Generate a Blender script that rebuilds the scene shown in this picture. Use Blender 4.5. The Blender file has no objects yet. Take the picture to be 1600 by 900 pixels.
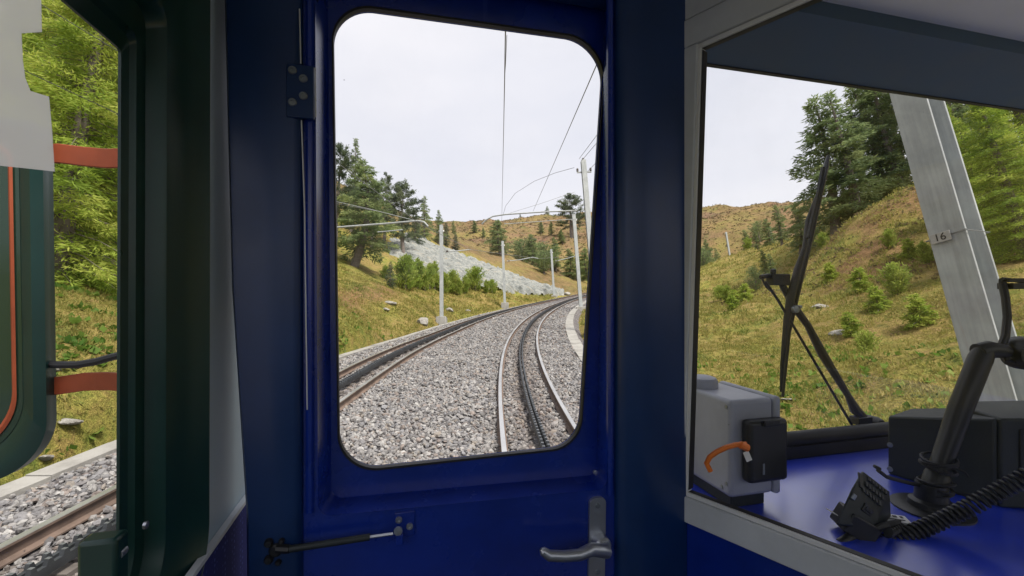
import bpy, bmesh, math, random
import numpy as np
from mathutils import Vector, Matrix
from mathutils.geometry import tessellate_polygon
random.seed(7); rng = np.random.default_rng(11)
C = bpy.context.scene.collection
SC = bpy.context.scene

# ---------------------------------------------------------------- frames
# T frame: the train's own level frame (x right, y forward, z up), origin at the viewer's eye.
# The train stands on a steep grade, so T is pitched against gravity.
GV = Vector((-0.0395, 0.2363, 0.9709)).normalized()
wy = (Vector((0, 1, 0)) - GV * GV.y).normalized()
wx = wy.cross(GV)
MT = Matrix((wx, wy, GV)).to_4x4()            # T -> world
F = 700.0
def Tw(p): return MT @ Vector(p)

# ---------------------------------------------------------------- camera, sky, sun, exposure
cam = bpy.data.cameras.new('camera'); co = bpy.data.objects.new('camera', cam); C.objects.link(co)
co.matrix_world = MT @ Matrix.Rotation(math.radians(90), 4, 'X')
cam.lens = 36 * F / 1600; cam.sensor_width = 36; cam.clip_start = 0.02; cam.clip_end = 3000
SC.camera = co
SUN_EL, SUN_ROT = math.radians(52), math.radians(140)
w = bpy.data.worlds.new('World'); SC.world = w; w.use_nodes = True
nt = w.node_tree; nt.nodes.clear()
o_ = nt.nodes.new('ShaderNodeOutputWorld'); bg = nt.nodes.new('ShaderNodeBackground')
sky = nt.nodes.new('ShaderNodeTexSky'); sky.sky_type = 'NISHITA'; sky.sun_disc = False
sky.sun_elevation = SUN_EL; sky.sun_rotation = SUN_ROT; sky.air_density = 1.0; sky.dust_density = 3
tc = nt.nodes.new('ShaderNodeTexCoord'); nz = nt.nodes.new('ShaderNodeTexNoise'); nz.inputs['Scale'].default_value = 1.6
nz.inputs['Detail'].default_value = 5; nz.inputs['Roughness'].default_value = 0.5
mp = nt.nodes.new('ShaderNodeMapping'); mp.inputs['Scale'].default_value = (1, 1, 3)
cr = nt.nodes.new('ShaderNodeValToRGB')
cr.color_ramp.elements[0].position = .3; cr.color_ramp.elements[0].color = (7.3, 7.4, 8.2, 1)
cr.color_ramp.elements[1].position = .72; cr.color_ramp.elements[1].color = (8.9, 8.75, 9.15, 1)
mx = nt.nodes.new('ShaderNodeMix'); mx.data_type = 'RGBA'; mx.inputs[0].default_value = 0.93
L = nt.links.new
L(tc.outputs['Generated'], mp.inputs[0]); L(mp.outputs[0], nz.inputs['Vector']); L(nz.outputs['Fac'], cr.inputs[0])
L(sky.outputs[0], mx.inputs[6]); L(cr.outputs[0], mx.inputs[7]); L(mx.outputs[2], bg.inputs[0]); L(bg.outputs[0], o_.inputs[0])
bg.inputs[1].default_value = 0.074
sl = bpy.data.lights.new('sun', 'SUN'); sl.energy = 3.9; sl.angle = math.radians(16); sl.color = (1, .94, .84)
so = bpy.data.objects.new('sun', sl); C.objects.link(so)
so.rotation_euler = (math.radians(90) - SUN_EL, 0, math.pi - SUN_ROT)
SC.view_settings.view_transform = 'Standard'; SC.view_settings.look = 'None'
SC.view_settings.exposure = 0.64; SC.view_settings.gamma = 1
SC.cycles.max_bounces = 8; SC.cycles.transparent_max_bounces = 24; SC.cycles.diffuse_bounces = 4
SC.cycles.use_denoising = True

# ---------------------------------------------------------------- materials
def newmat(name):
    m = bpy.data.materials.new(name); m.use_nodes = True
    return m, m.node_tree, m.node_tree.nodes['Principled BSDF']
def N(t, k, **kw):
    n = t.nodes.new(k)
    for a, b in kw.items(): setattr(n, a, b)
    return n
def noise(t, scale, detail=4, rough=.55, vec=None, dim=None):
    n = N(t, 'ShaderNodeTexNoise'); n.inputs['Scale'].default_value = scale
    n.inputs['Detail'].default_value = detail; n.inputs['Roughness'].default_value = rough
    if vec: t.links.new(vec, n.inputs['Vector'])
    return n
def ramp(t, src, stops):
    r = N(t, 'ShaderNodeValToRGB'); e = r.color_ramp.elements
    while len(e) < len(stops): e.new(.5)
    for i, (p, c) in enumerate(stops):
        e[i].position = p; e[i].color = (*c, 1) if len(c) == 3 else c
    t.links.new(src, r.inputs[0]); return r
def mixc(t, fac, a, b, blend='MIX'):
    m = N(t, 'ShaderNodeMix', data_type='RGBA', blend_type=blend)
    for i, v in ((0, fac), (6, a), (7, b)):
        if isinstance(v, bpy.types.NodeSocket): t.links.new(v, m.inputs[i])
        else: m.inputs[i].default_value = v if i == 0 else (*v, 1)
    return m.outputs[2]
def bump(t, h, strength, dist, bsdf, prev=None):
    b = N(t, 'ShaderNodeBump'); b.inputs['Strength'].default_value = strength; b.inputs['Distance'].default_value = dist
    t.links.new(h, b.inputs['Height'])
    if prev: t.links.new(prev, b.inputs['Normal'])
    if bsdf: t.links.new(b.outputs[0], bsdf.inputs['Normal'])
    return b.outputs[0]
def paint(name, col, rough=.4, metal=0, grain=60, var=.12, bmp=.03, coat=0, wear=0, cior=1.5, spec=.5):
    """a real surface: slight colour mottling, uneven gloss, fine orange-peel bump"""
    m, t, b = newmat(name)
    g = N(t, 'ShaderNodeTexCoord').outputs['Object']
    n1 = noise(t, grain * .12, 5, .6, g); n2 = noise(t, grain * 6, 3, .5, g)
    dark = tuple(c * (1 - var) for c in col); lite = tuple(min(1, c * (1 + var)) for c in col)
    r = ramp(t, n1.outputs['Fac'], [(.3, dark), (.7, lite)])
    t.links.new(r.outputs[0], b.inputs['Base Color'])
    rr = ramp(t, n1.outputs['Fac'], [(.25, (rough * .8,) * 3), (.75, (min(1, rough * 1.25),) * 3)])
    t.links.new(rr.outputs[0], b.inputs['Roughness'])
    b.inputs['Metallic'].default_value = metal; b.inputs['Coat Weight'].default_value = coat; b.inputs['Coat Roughness'].default_value = .22
    b.inputs['Specular IOR Level'].default_value = spec
    b.inputs['Coat IOR'].default_value = cior
    if wear:
        # thin scratches and dull grimy patches in the paint
        mpp = N(t, 'ShaderNodeMapping'); mpp.inputs['Rotation'].default_value = (.4, .3, .7); mpp.inputs['Scale'].default_value = (60, 60, 3.5); t.links.new(g, mpp.inputs[0])
        sc1 = ramp(t, noise(t, 1.0, 3, .5, mpp.outputs[0]).outputs['Fac'], [(.70, (0, 0, 0)), (.73, (1, 1, 1))])
        msk = ramp(t, noise(t, 5, 4, .6, g).outputs['Fac'], [(.48, (0, 0, 0)), (.62, (1, 1, 1))])
        grime = ramp(t, noise(t, 9, 6, .7, g).outputs['Fac'], [(.40, (.72, .72, .70)), (.60, (1, 1, 1))])
        f1 = N(t, 'ShaderNodeMath', operation='MULTIPLY'); t.links.new(sc1.outputs[0], f1.inputs[0]); t.links.new(msk.outputs[0], f1.inputs[1])
        f2 = N(t, 'ShaderNodeMath', operation='MULTIPLY'); f2.inputs[1].default_value = wear * .5; t.links.new(f1.outputs[0], f2.inputs[0])
        c1 = mixc(t, wear, r.outputs[0], grime.outputs[0], 'MULTIPLY')
        t.links.new(mixc(t, f2.outputs[0], c1, tuple(min(.6, c * 1.5 + .06) for c in col)), b.inputs['Base Color'])
    bump(t, n2.outputs['Fac'], bmp, .002, b)
    return m
M = {}
M['blue'] = paint('blue_paint', (.004, .026, .27), .26, coat=.5, wear=.45, bmp=.05)
M['blue_dark'] = paint('dark_blue_paint', (.004, .030, .125), .36, coat=.15, wear=.35, bmp=.05)
M['desk'] = paint('desk_blue_laminate', (.008, .045, .66), .34, coat=1, wear=.3, cior=2.4, bmp=.04)
M['green'] = paint('green_black_profile', (.007, .042, .036), .32, wear=.4, bmp=.05)
M['rubber'] = paint('black_rubber', (.012, .012, .015), .55)
M['plastic'] = paint('black_plastic', (.014, .015, .017), .42)
M['console'] = paint('console_plastic', (.020, .026, .028), .5, bmp=.2)
M['alu'] = paint('grey_aluminium_frame', (.60, .63, .67), .45, metal=.0, var=.05, wear=.3)
M['alu_b'] = paint('bright_aluminium_bead', (.78, .79, .80), .4, metal=.1, var=.05)
M['steel'] = paint('brushed_steel', (.50, .52, .56), .35, metal=.9)
M['wallgrey'] = paint('light_grey_panel', (.44, .56, .66), .5, var=.04)
M['boxgrey'] = paint('grey_box_paint', (.36, .38, .45), .42, wear=.4, var=.05, bmp=.1)
M['ceil'] = paint('ceiling_grey', (.70, .72, .72), .6, var=.04)
M['header'] = paint('header_blue_grey', (.055, .10, .155), .6, var=.1)
M['orange'] = paint('orange_plastic', (.80, .20, .03), .4)
M['bracket'] = paint('red_brown_bracket', (.42, .085, .03), .55, var=.25, wear=.6)
M['floor'] = paint('floor_rubber', (.05, .05, .055), .7)
M['white'] = paint('white_label', (.75, .75, .75), .5, var=.04)
M['galv'] = paint('galvanised_steel', (.35, .38, .39), .6, metal=.1, grain=14, var=.25, bmp=.1)
M['railtop'] = paint('polished_rail_head', (.62, .62, .62), .3, metal=.8, grain=10)
M['railside'] = paint('rusty_rail_side', (.135, .095, .075), .8, grain=40, var=.35, bmp=.3)
M['rack'] = paint('greasy_rack_steel', (.05, .055, .062), .45, metal=.4, grain=50, var=.3)
M['wire'] = paint('wire_grey', (.20, .21, .22), .5, metal=.5)
M['wirecable'] = paint('black_cable', (.02, .02, .022), .5)
M['insul'] = paint('insulator_brown', (.12, .10, .09), .3)
M['keys'] = paint('keypad_rubber', (.045, .048, .052), .5)
M['plate'] = paint('dull_plate', (.42, .41, .39), .6, wear=.8)
M['screw'] = paint('screw_head', (.30, .33, .36), .35, metal=.8)
M['trunk'] = paint('bark', (.15, .125, .11), .9, grain=30, var=.4, bmp=.6)
M['trunkfar'] = M['trunk']

def mat_galv():
    m, t, b = newmat('weathered_galvanised_steel'); g = N(t, 'ShaderNodeTexCoord').outputs['Object']
    mp = N(t, 'ShaderNodeMapping'); mp.inputs['Scale'].default_value = (1, 1, .06); t.links.new(g, mp.inputs[0])
    st = noise(t, 26, 6, .65, mp.outputs[0]); bl = noise(t, 5, 5, .6, g); fine = noise(t, 70, 3, .6, g)
    c = ramp(t, st.outputs['Fac'], [(.3, (.29, .305, .31)), (.5, (.35, .37, .375)), (.72, (.41, .43, .43))])
    c2 = mixc(t, .6, c.outputs[0], ramp(t, bl.outputs['Fac'], [(.3, (.7, .7, .7)), (.7, (1.2, 1.2, 1.2))]).outputs[0], 'MULTIPLY')
    ru = ramp(t, noise(t, 12, 5, .7, mp.outputs[0]).outputs['Fac'], [(.64, (0, 0, 0)), (.74, (1, 1, 1))])
    mu = N(t, 'ShaderNodeMath', operation='MULTIPLY'); mu.inputs[1].default_value = .45; t.links.new(ru.outputs[0], mu.inputs[0])
    t.links.new(mixc(t, mu.outputs[0], c2, (.30, .20, .15)), b.inputs['Base Color']); b.inputs['Roughness'].default_value = .62; b.inputs['Metallic'].default_value = .1
    bump(t, fine.outputs['Fac'], .15, .002, b); return m
M['galv'] = mat_galv()
def mat_fabric():
    m, t, b = newmat('blue_patterned_fabric')
    g = N(t, 'ShaderNodeTexCoord').outputs['Object']
    v = N(t, 'ShaderNodeTexVoronoi'); v.inputs['Scale'].default_value = 110; v.inputs['Randomness'].default_value = .25; t.links.new(g, v.inputs['Vector'])
    r = ramp(t, v.outputs['Distance'], [(.12, (.06, .09, .40)), (.3, (.008, .015, .17))])
    t.links.new(r.outputs[0], b.inputs['Base Color']); b.inputs['Roughness'].default_value = .95
    bump(t, noise(t, 900, 2, .5, g).outputs['Fac'], .3, .002, b); return m
M['fabric'] = mat_fabric()
def mat_glass(name, tint=(.985, .99, .99)):
    m, t, b = newmat(name); t.nodes.remove(b)
    out = [n for n in t.nodes if n.type == 'OUTPUT_MATERIAL'][0]
    tr = N(t, 'ShaderNodeBsdfTransparent'); tr.inputs[0].default_value = (*tint, 1)
    gl = N(t, 'ShaderNodeBsdfGlossy'); gl.inputs['Roughness'].default_value = .01
    fr = N(t, 'ShaderNodeFresnel'); fr.inputs[0].default_value = 1.25
    g = N(t, 'ShaderNodeTexCoord').outputs['Object']
    # tiny specks of dirt on the pane
    v = N(t, 'ShaderNodeTexVoronoi'); v.inputs['Scale'].default_value = 17; t.links.new(g, v.inputs['Vector'])
    sp = ramp(t, v.outputs['Distance'], [(.014, (1, 1, 1)), (.024, (0, 0, 0))])
    df = N(t, 'ShaderNodeBsdfDiffuse'); df.inputs[0].default_value = (.12, .12, .13, 1)
    m1 = N(t, 'ShaderNodeMixShader'); m2 = N(t, 'ShaderNodeMixShader')
    t.links.new(fr.outputs[0], m1.inputs[0]); t.links.new(tr.outputs[0], m1.inputs[1]); t.links.new(gl.outputs[0], m1.inputs[2])
    sm = ramp(t, noise(t, 3.2, 6, .7, g).outputs['Fac'], [(.45, (0, 0, 0)), (.75, (.045,) * 3)])
    mul = N(t, 'ShaderNodeMath', operation='MULTIPLY_ADD'); mul.inputs[1].default_value = .5; t.links.new(sp.outputs[0], mul.inputs[0]); t.links.new(sm.outputs[0], mul.inputs[2])
    df.inputs[0].default_value = (.45, .45, .44, 1)
    t.links.new(mul.outputs[0], m2.inputs[0]); t.links.new(m1.outputs[0], m2.inputs[1]); t.links.new(df.outputs[0], m2.inputs[2])
    t.links.new(m2.outputs[0], out.inputs[0]); return m
M['glass'] = mat_glass('window_glass')
def mat_paper():
    m, t, b = newmat('translucent_notice'); t.nodes.remove(b)
    out = [n for n in t.nodes if n.type == 'OUTPUT_MATERIAL'][0]
    tr = N(t, 'ShaderNodeBsdfTransparent'); tl = N(t, 'ShaderNodeBsdfTranslucent'); tl.inputs[0].default_value = (.95, .96, 1, 1)
    df = N(t, 'ShaderNodeBsdfDiffuse'); df.inputs[0].default_value = (.92, .95, 1, 1)
    a = N(t, 'ShaderNodeMixShader'); a.inputs[0].default_value = .2; t.links.new(tl.outputs[0], a.inputs[1]); t.links.new(df.outputs[0], a.inputs[2])
    c = N(t, 'ShaderNodeMixShader'); c.inputs[0].default_value = .66; t.links.new(tr.outputs[0], c.inputs[1]); t.links.new(a.outputs[0], c.inputs[2])
    t.links.new(c.outputs[0], out.inputs[0]); return m
M['paper'] = mat_paper()
def mat_mirror():
    m, t, b = newmat('mirror_glass'); b.inputs['Base Color'].default_value = (.03, .06, .04, 1); b.inputs['Metallic'].default_value = 0.2
    b.inputs['Roughness'].default_value = .12
    g = N(t, 'ShaderNodeTexCoord').outputs['Object']
    bump(t, noise(t, 12, 2, .5, g).outputs['Fac'], .1, .01, b); return m
M['mirror'] = mat_mirror()
def mat_concrete():
    m, t, b = newmat('concrete'); g = N(t, 'ShaderNodeTexCoord').outputs['Object']
    r = ramp(t, noise(t, 2.2, 8, .65, g).outputs['Fac'], [(.3, (.20, .19, .175)), (.6, (.32, .31, .29)), (.8, (.25, .24, .21))])
    t.links.new(r.outputs[0], b.inputs['Base Color']); b.inputs['Roughness'].default_value = .92
    bump(t, noise(t, 40, 5, .6, g).outputs['Fac'], .5, .01, b); return m
M['concrete'] = mat_concrete()
def mat_ballast():
    m, t, b = newmat('ballast_bed'); g = N(t, 'ShaderNodeTexCoord').outputs['Object']
    v = N(t, 'ShaderNodeTexVoronoi'); v.inputs['Scale'].default_value = 17; t.links.new(g, v.inputs['Vector'])
    sep = N(t, 'ShaderNodeSeparateColor'); t.links.new(v.outputs['Color'], sep.inputs[0])
    r = ramp(t, sep.outputs[0], [(0, (.15, .14, .145)), (.35, (.27, .26, .26)), (.6, (.36, .345, .34)), (.8, (.30, .235, .205)), (1, (.47, .46, .455))])
    d = ramp(t, v.outputs['Distance'], [(.25, (1, 1, 1)), (.7, (.35, .34, .35))])
    big = ramp(t, noise(t, .55, 4, .6, g).outputs['Fac'], [(.35, (.80, .78, .78)), (.65, (1.08, 1.08, 1.1))])
    c = mixc(t, 1, mixc(t, 1, mixc(t, 1, r.outputs[0], d.outputs[0], 'MULTIPLY'), big.outputs[0], 'MULTIPLY'), (.68, .68, .68), 'MULTIPLY')
    t.links.new(c, b.inputs['Base Color']); b.inputs['Roughness'].default_value = .9
    inv = N(t, 'ShaderNodeMath', operation='SUBTRACT'); inv.inputs[0].default_value = 1; t.links.new(v.outputs['Distance'], inv.inputs[1])
    bump(t, inv.outputs[0], 1, .04, b); return m
M['ballast'] = mat_ballast()
def mat_stone():
    m, t, b = newmat('ballast_stone')
    a = N(t, 'ShaderNodeAttribute', attribute_name='col'); g = N(t, 'ShaderNodeTexCoord').outputs['Object']
    r = ramp(t, noise(t, 45, 4, .6, g).outputs['Fac'], [(.3, (.72, .72, .72)), (.7, (1.18, 1.18, 1.18))])
    t.links.new(mixc(t, 1, a.outputs['Color'], r.outputs[0], 'MULTIPLY'), b.inputs['Base Color']); b.inputs['Roughness'].default_value = .88
    return m
M['stone'] = mat_stone()
def mat_ground():
    m, t, b = newmat('alpine_meadow'); g = N(t, 'ShaderNodeTexCoord').outputs['Object']
    at = N(t, 'ShaderNodeAttribute', attribute_name='zone'); sp = N(t, 'ShaderNodeSeparateColor'); t.links.new(at.outputs['Color'], sp.inputs[0])
    n1 = noise(t, .33, 7, .62, g); n2 = noise(t, 2.6, 6, .7, g); n3 = noise(t, 16, 5, .7, g)
    grass = ramp(t, n2.outputs['Fac'], [(.28, (.10, .15, .03)), (.42, (.20, .215, .045)), (.55, (.31, .275, .068)), (.66, (.35, .255, .085)), (.80, (.22, .22, .05))])
    patch = ramp(t, n1.outputs['Fac'], [(.42, (0, 0, 0)), (.60, (1, 1, 1))])
    dry = ramp(t, n2.outputs['Fac'], [(.3, (.17, .15, .045)), (.5, (.31, .215, .08)), (.7, (.36, .25, .12))])
    pf = N(t, 'ShaderNodeMath', operation='MULTIPLY'); pf.inputs[1].default_value = .75; t.links.new(patch.outputs[0], pf.inputs[0])
    c = mixc(t, pf.outputs[0], grass.outputs[0], dry.outputs[0])
    h = ramp(t, noise(t, .16, 9, .72, g).outputs['Fac'], [(.36, (.11, .12, .05)), (.44, (.155, .105, .06)), (.55, (.19, .11, .075)), (.64, (.215, .145, .09)), (.75, (.19, .18, .08))])
    hf = noise(t, 1.1, 7, .75, g)
    hh = mixc(t, .85, h.outputs[0], ramp(t, hf.outputs['Fac'], [(.36, (.35, .38, .30)), (.5, (.95, .95, .95)), (.66, (1.55, 1.5, 1.4))]).outputs[0], 'MULTIPLY')
    c = mixc(t, sp.outputs[0], c, hh)
    dirt = ramp(t, n2.outputs['Fac'], [(.3, (.17, .10, .05)), (.7, (.33, .19, .10))])
    c = mixc(t, sp.outputs[1], c, dirt.outputs[0])
    c = mixc(t, .8, c, ramp(t, n3.outputs['Fac'], [(.3, (.5, .52, .45)), (.5, (1, 1, 1)), (.72, (1.45, 1.42, 1.3))]).outputs[0], 'MULTIPLY')
    t.links.new(c, b.inputs['Base Color']); b.inputs['Roughness'].default_value = .95; b.inputs['Specular IOR Level'].default_value = .15
    p = bump(t, n3.outputs['Fac'], 1, .10, None); bump(t, n2.outputs['Fac'], 1, .25, b, p); return m
M['ground'] = mat_ground()
def mat_rock():
    m, t, b = newmat('grey_green_rock'); g = N(t, 'ShaderNodeTexCoord').outputs['Object']
    mp = N(t, 'ShaderNodeMapping'); mp.inputs['Scale'].default_value = (1, 2.6, .7); mp.inputs['Rotation'].default_value = (.5, .6, .3); t.links.new(g, mp.inputs[0])
    n = noise(t, 1.0, 9, .68, mp.outputs[0]); n2 = noise(t, 5, 6, .7, mp.outputs[0])
    r = ramp(t, n.outputs['Fac'], [(.30, (.11, .12, .115)), (.44, (.20, .21, .20)), (.54, (.27, .28, .265)), (.60, (.34, .335, .30)), (.66, (.22, .165, .10)), (.74, (.20, .19, .08)), (.82, (.28, .28, .26))])
    c = mixc(t, .7, r.outputs[0], ramp(t, n2.outputs['Fac'], [(.3, (.5, .52, .52)), (.5, (1, 1, 1)), (.7, (1.35, 1.35, 1.35))]).outputs[0], 'MULTIPLY')
    t.links.new(c, b.inputs['Base Color']); b.inputs['Roughness'].default_value = .85
    p = bump(t, n2.outputs['Fac'], .8, .10, None); bump(t, n.outputs['Fac'], .8, .3, b, p); return m
M['rock'] = mat_rock()
def mat_leaf(name, a, bcol, c):
    m, t, b = newmat(name); g = N(t, 'ShaderNodeTexCoord').outputs['Object']
    oi = N(t, 'ShaderNodeObjectInfo')
    at = N(t, 'ShaderNodeAttribute', attribute_name='tone'); sp = N(t, 'ShaderNodeSeparateColor'); t.links.new(at.outputs['Color'], sp.inputs[0])
    ad = N(t, 'ShaderNodeMath', operation='ADD'); mu = N(t, 'ShaderNodeMath', operation='MULTIPLY'); mu.inputs[1].default_value = .25
    t.links.new(oi.outputs['Random'], mu.inputs[0]); t.links.new(mu.outputs[0], ad.inputs[0]); t.links.new(sp.outputs[0], ad.inputs[1])
    r = ramp(t, ad.outputs[0], [(.1, a), (.6, bcol), (1.1, c)])
    t.links.new(r.outputs[0], b.inputs['Base Color']); b.inputs['Roughness'].default_value = .7
    b.inputs['Specular IOR Level'].default_value = .25
    tl = N(t, 'ShaderNodeBsdfTranslucent'); t.links.new(r.outputs[0], tl.inputs[0])
    ms = N(t, 'ShaderNodeMixShader'); ms.inputs[0].default_value = .45
    out = [n for n in t.nodes if n.type == 'OUTPUT_MATERIAL'][0]
    t.links.new(b.outputs[0], ms.inputs[1]); t.links.new(tl.outputs[0], ms.inputs[2]); t.links.new(ms.outputs[0], out.inputs[0]); return m
M['larch'] = mat_leaf('larch_needles', (.14, .22, .03), (.30, .40, .055), (.44, .48, .10))
M['larchfar'] = mat_leaf('soft_green_needles', (.11, .155, .07), (.20, .265, .11), (.30, .35, .15))
M['pine'] = mat_leaf('pine_needles', (.06, .088, .052), (.11, .145, .08), (.18, .21, .11))
M['bush'] = mat_leaf('young_larch_needles', (.19, .28, .045), (.30, .38, .07), (.40, .44, .11))
M['tuft'] = mat_leaf('meadow_tufts', (.13, .18, .035), (.29, .27, .07), (.38, .31, .11))
M['heather'] = mat_leaf('dry_heather', (.11, .11, .05), (.19, .13, .075), (.24, .20, .09))
M['herb'] = mat_leaf('broad_leaves', (.07, .15, .02), (.16, .25, .04), (.28, .32, .08))

# ---------------------------------------------------------------- mesh builder
class B:
    def __init__(s): s.v = []; s.f = []; s.m = []; s.mi = 0
    def add(s, vs, fs):
        o = len(s.v); s.v.extend(tuple(p) for p in vs); s.f.extend(tuple(i + o for i in f) for f in fs); s.m.extend([s.mi] * len(fs)); return s
    def box(s, c, size, R=None):
        hx, hy, hz = (d / 2 for d in size); c = Vector(c)
        vs = [Vector((x, y, z)) for x in (-hx, hx) for y in (-hy, hy) for z in (-hz, hz)]
        if R is not None: vs = [R @ p for p in vs]
        return s.add([p + c for p in vs], [(0, 1, 3, 2), (4, 6, 7, 5), (0, 4, 5, 1), (2, 3, 7, 6), (0, 2, 6, 4), (1, 5, 7, 3)])
    def ring_sweep(s, rings, cap=True, closed=False):
        n = len(rings[0]); vs = [p for r in rings for p in r]; fs = []
        k = len(rings)
        for i in range(k if closed else k - 1):
            j = (i + 1) % k
            for a in range(n):
                b = (a + 1) % n; fs.append((i * n + a, i * n + b, j * n + b, j * n + a))
        if cap and not closed: fs.append(tuple(range(n))[::-1]); fs.append(tuple((k - 1) * n + a for a in range(n)))
        return s.add(vs, fs)
    def tube(s, pts, r, seg=10, cap=True, flat=1.0, up=None):
        pts = [Vector(p) for p in pts]; rs = r if isinstance(r, (list, tuple)) else [r] * len(pts)
        rings = []; nrm = None
        for i, p in enumerate(pts):
            d = (pts[min(i + 1, len(pts) - 1)] - pts[max(i - 1, 0)]).normalized()
            if nrm is None:
                a = Vector(up) if up else (Vector((0, 0, 1)) if abs(d.z) < .9 else Vector((1, 0, 0)))
                nrm = (a - d * a.dot(d)).normalized()
            else: nrm = (nrm - d * nrm.dot(d)).normalized()
            bn = d.cross(nrm)
            rings.append([p + (nrm * math.cos(q) * flat + bn * math.sin(q)) * rs[i] for q in (2 * math.pi * k / seg for k in range(seg))])
        return s.ring_sweep(rings, cap)
    def lathe(s, base, axis, prof, seg=24):
        axis = Vector(axis).normalized(); base = Vector(base)
        a = Vector((1, 0, 0)) if abs(axis.x) < .9 else Vector((0, 1, 0)); n = (a - axis * a.dot(axis)).normalized(); b = axis.cross(n)
        rings = [[base + axis * h + (n * math.cos(q) + b * math.sin(q)) * max(r, 1e-5) for q in (2 * math.pi * k / seg for k in range(seg))] for r, h in prof]
        return s.ring_sweep(rings)
    def face_hole(s, outer, hole):
        loops = [[Vector(p) for p in outer]] + ([[Vector(p) for p in hole]] if hole else [])
        tri = tessellate_polygon(loops); vs = [p for l in loops for p in l]
        return s.add(vs, [tuple(t) for t in tri])
    def build(s, name, mats, parent=None, base=(0, 0, 0), bevel=0, smooth=True, ang=35, seg=2, fix=True):
        b0 = Vector(base)
        me = bpy.data.meshes.new(name); me.from_pydata([tuple(Vector(p) - b0) for p in s.v], [], s.f)
        mats = mats if isinstance(mats, list) else [mats]
        for m in mats: me.materials.append(m)
        if len(mats) > 1: me.polygons.foreach_set('material_index', s.m)
        if fix:
            bm = bmesh.new(); bm.from_mesh(me); bmesh.ops.remove_doubles(bm, verts=bm.verts, dist=1e-5)
            bmesh.ops.recalc_face_normals(bm, faces=bm.faces); bm.to_mesh(me); bm.free()
        me.validate()
        o = bpy.data.objects.new(name, me); C.objects.link(o)
        if parent: o.parent = parent
        if bevel:
            md = o.modifiers.new('bevel', 'BEVEL'); md.width = bevel; md.segments = seg; md.limit_method = 'ANGLE'; md.angle_limit = math.radians(40)
        if smooth:
            me.polygons.foreach_set('use_smooth', [True] * len(me.polygons))
            try: me.set_sharp_from_angle(angle=math.radians(ang))
            except Exception: pass
        return o

def tag(o, label=None, cat=None, group=None, kind=None):
    if label: o['label'] = label
    if cat: o['category'] = cat
    if group: o['group'] = group
    if kind: o['kind'] = kind
    return o
class Thing:
    """thing built in T coordinates: an Empty at the base, turned with the train, parenting its parts"""
    def __init__(s, name, base, label, cat, group=None, grav=False, kind=None):
        s.base = Vector(base); e = bpy.data.objects.new(name, None); C.objects.link(e)
        e.matrix_world = (Matrix.Translation(Tw(base)) @ (Matrix.Identity(4) if grav else MT)); e.empty_display_size = .1
        s.e = e; s.grav = grav; tag(e, label, cat, group, kind)
    def part(s, name, b, mat, **k):
        base = (0, 0, 0) if s.grav else s.base
        return b.build(name, mat, s.e, base=base, **k)
    def sub(s, name, b, mat, parent, **k):
        o = b.build(name, mat, parent, base=(0, 0, 0) if s.grav else s.base, **k); return o
def inT(o): o.matrix_world = MT.copy(); return o
def struct(name, b, mat, **k):
    return inT(tag(b.build(name, mat, **k), kind='structure'))

def smooth01(a, b, x):
    q = np.clip((x - a) / (b - a), 0, 1); return q * q * (3 - 2 * q)

# ---------------------------------------------------------------- track geometry
CX, CY, RR = 80.24, 11.0, 80.0
def xr(y):
    y = np.asarray(y, float); yy = np.maximum(y, 3.0)
    return np.where(y > 3, .24 + .00625 * (11 - yy) ** 2, .24 + .00625 * 64 + .1 * (3 - y))
def P(t, n):
    """plan point of arc parameter t (radians, 80 m radius) and offset n to the left of the right-hand track"""
    t = np.asarray(t, float); n = np.asarray(n, float)
    x1 = CX - (RR + n) * np.cos(t); y1 = CY + (RR + n) * np.sin(t)
    y2 = CY + t * RR; x2 = xr(y2) - n * (xr(y2) + 3.46) / 3.7
    return np.where(t >= 0, x1, x2), np.where(t >= 0, y1, y2)
def TN(x, y):
    x = np.asarray(x, float); y = np.asarray(y, float)
    r = np.hypot(CX - x, y - CY); t1 = np.arctan2(y - CY, CX - x); n1 = r - RR
    xc = xr(y); n2 = 3.7 * (xc - x) / (xc + 3.46); t2 = (y - CY) / RR
    return np.where(y >= CY, t1, t2), np.where(y >= CY, n1, n2)
_tt = np.array([-1.2, -.8, -.4, 0, .124, .25, .4, .65, .9, 1.0, 1.15, 1.3, 1.6, 2.2])
_zz = np.array([-3.8, -3.1, -2.49, -1.865, -1.65, -1.33, -.78, .6, 2.35, 3.2, 4.8, 6.6, 10., 17.])
_mm = np.gradient(_zz, _tt)
def zc(t):
    t = np.clip(np.asarray(t, float), _tt[0], _tt[-1]); i = np.clip(np.searchsorted(_tt, t) - 1, 0, len(_tt) - 2)
    h = _tt[i + 1] - _tt[i]; u = (t - _tt[i]) / h
    return ((2*u**3-3*u**2+1)*_zz[i] + (u**3-2*u**2+u)*h*_mm[i] + (-2*u**3+3*u**2)*_zz[i+1] + (u**3-u**2)*h*_mm[i+1])
def zrail(t, n):
    t = np.asarray(t, float); w = smooth01(-.05, .12, t); tc_ = np.clip(t, 0, 1.4)
    return zc(t) - n * w * (.0395 * np.cos(tc_) + .2363 * np.sin(tc_)) / .971
def PT(t, n, h=0):
    x, y = P(t, n); return Vector((float(x), float(y), float(zrail(t, n)) + h))
BED = -.16
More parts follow.
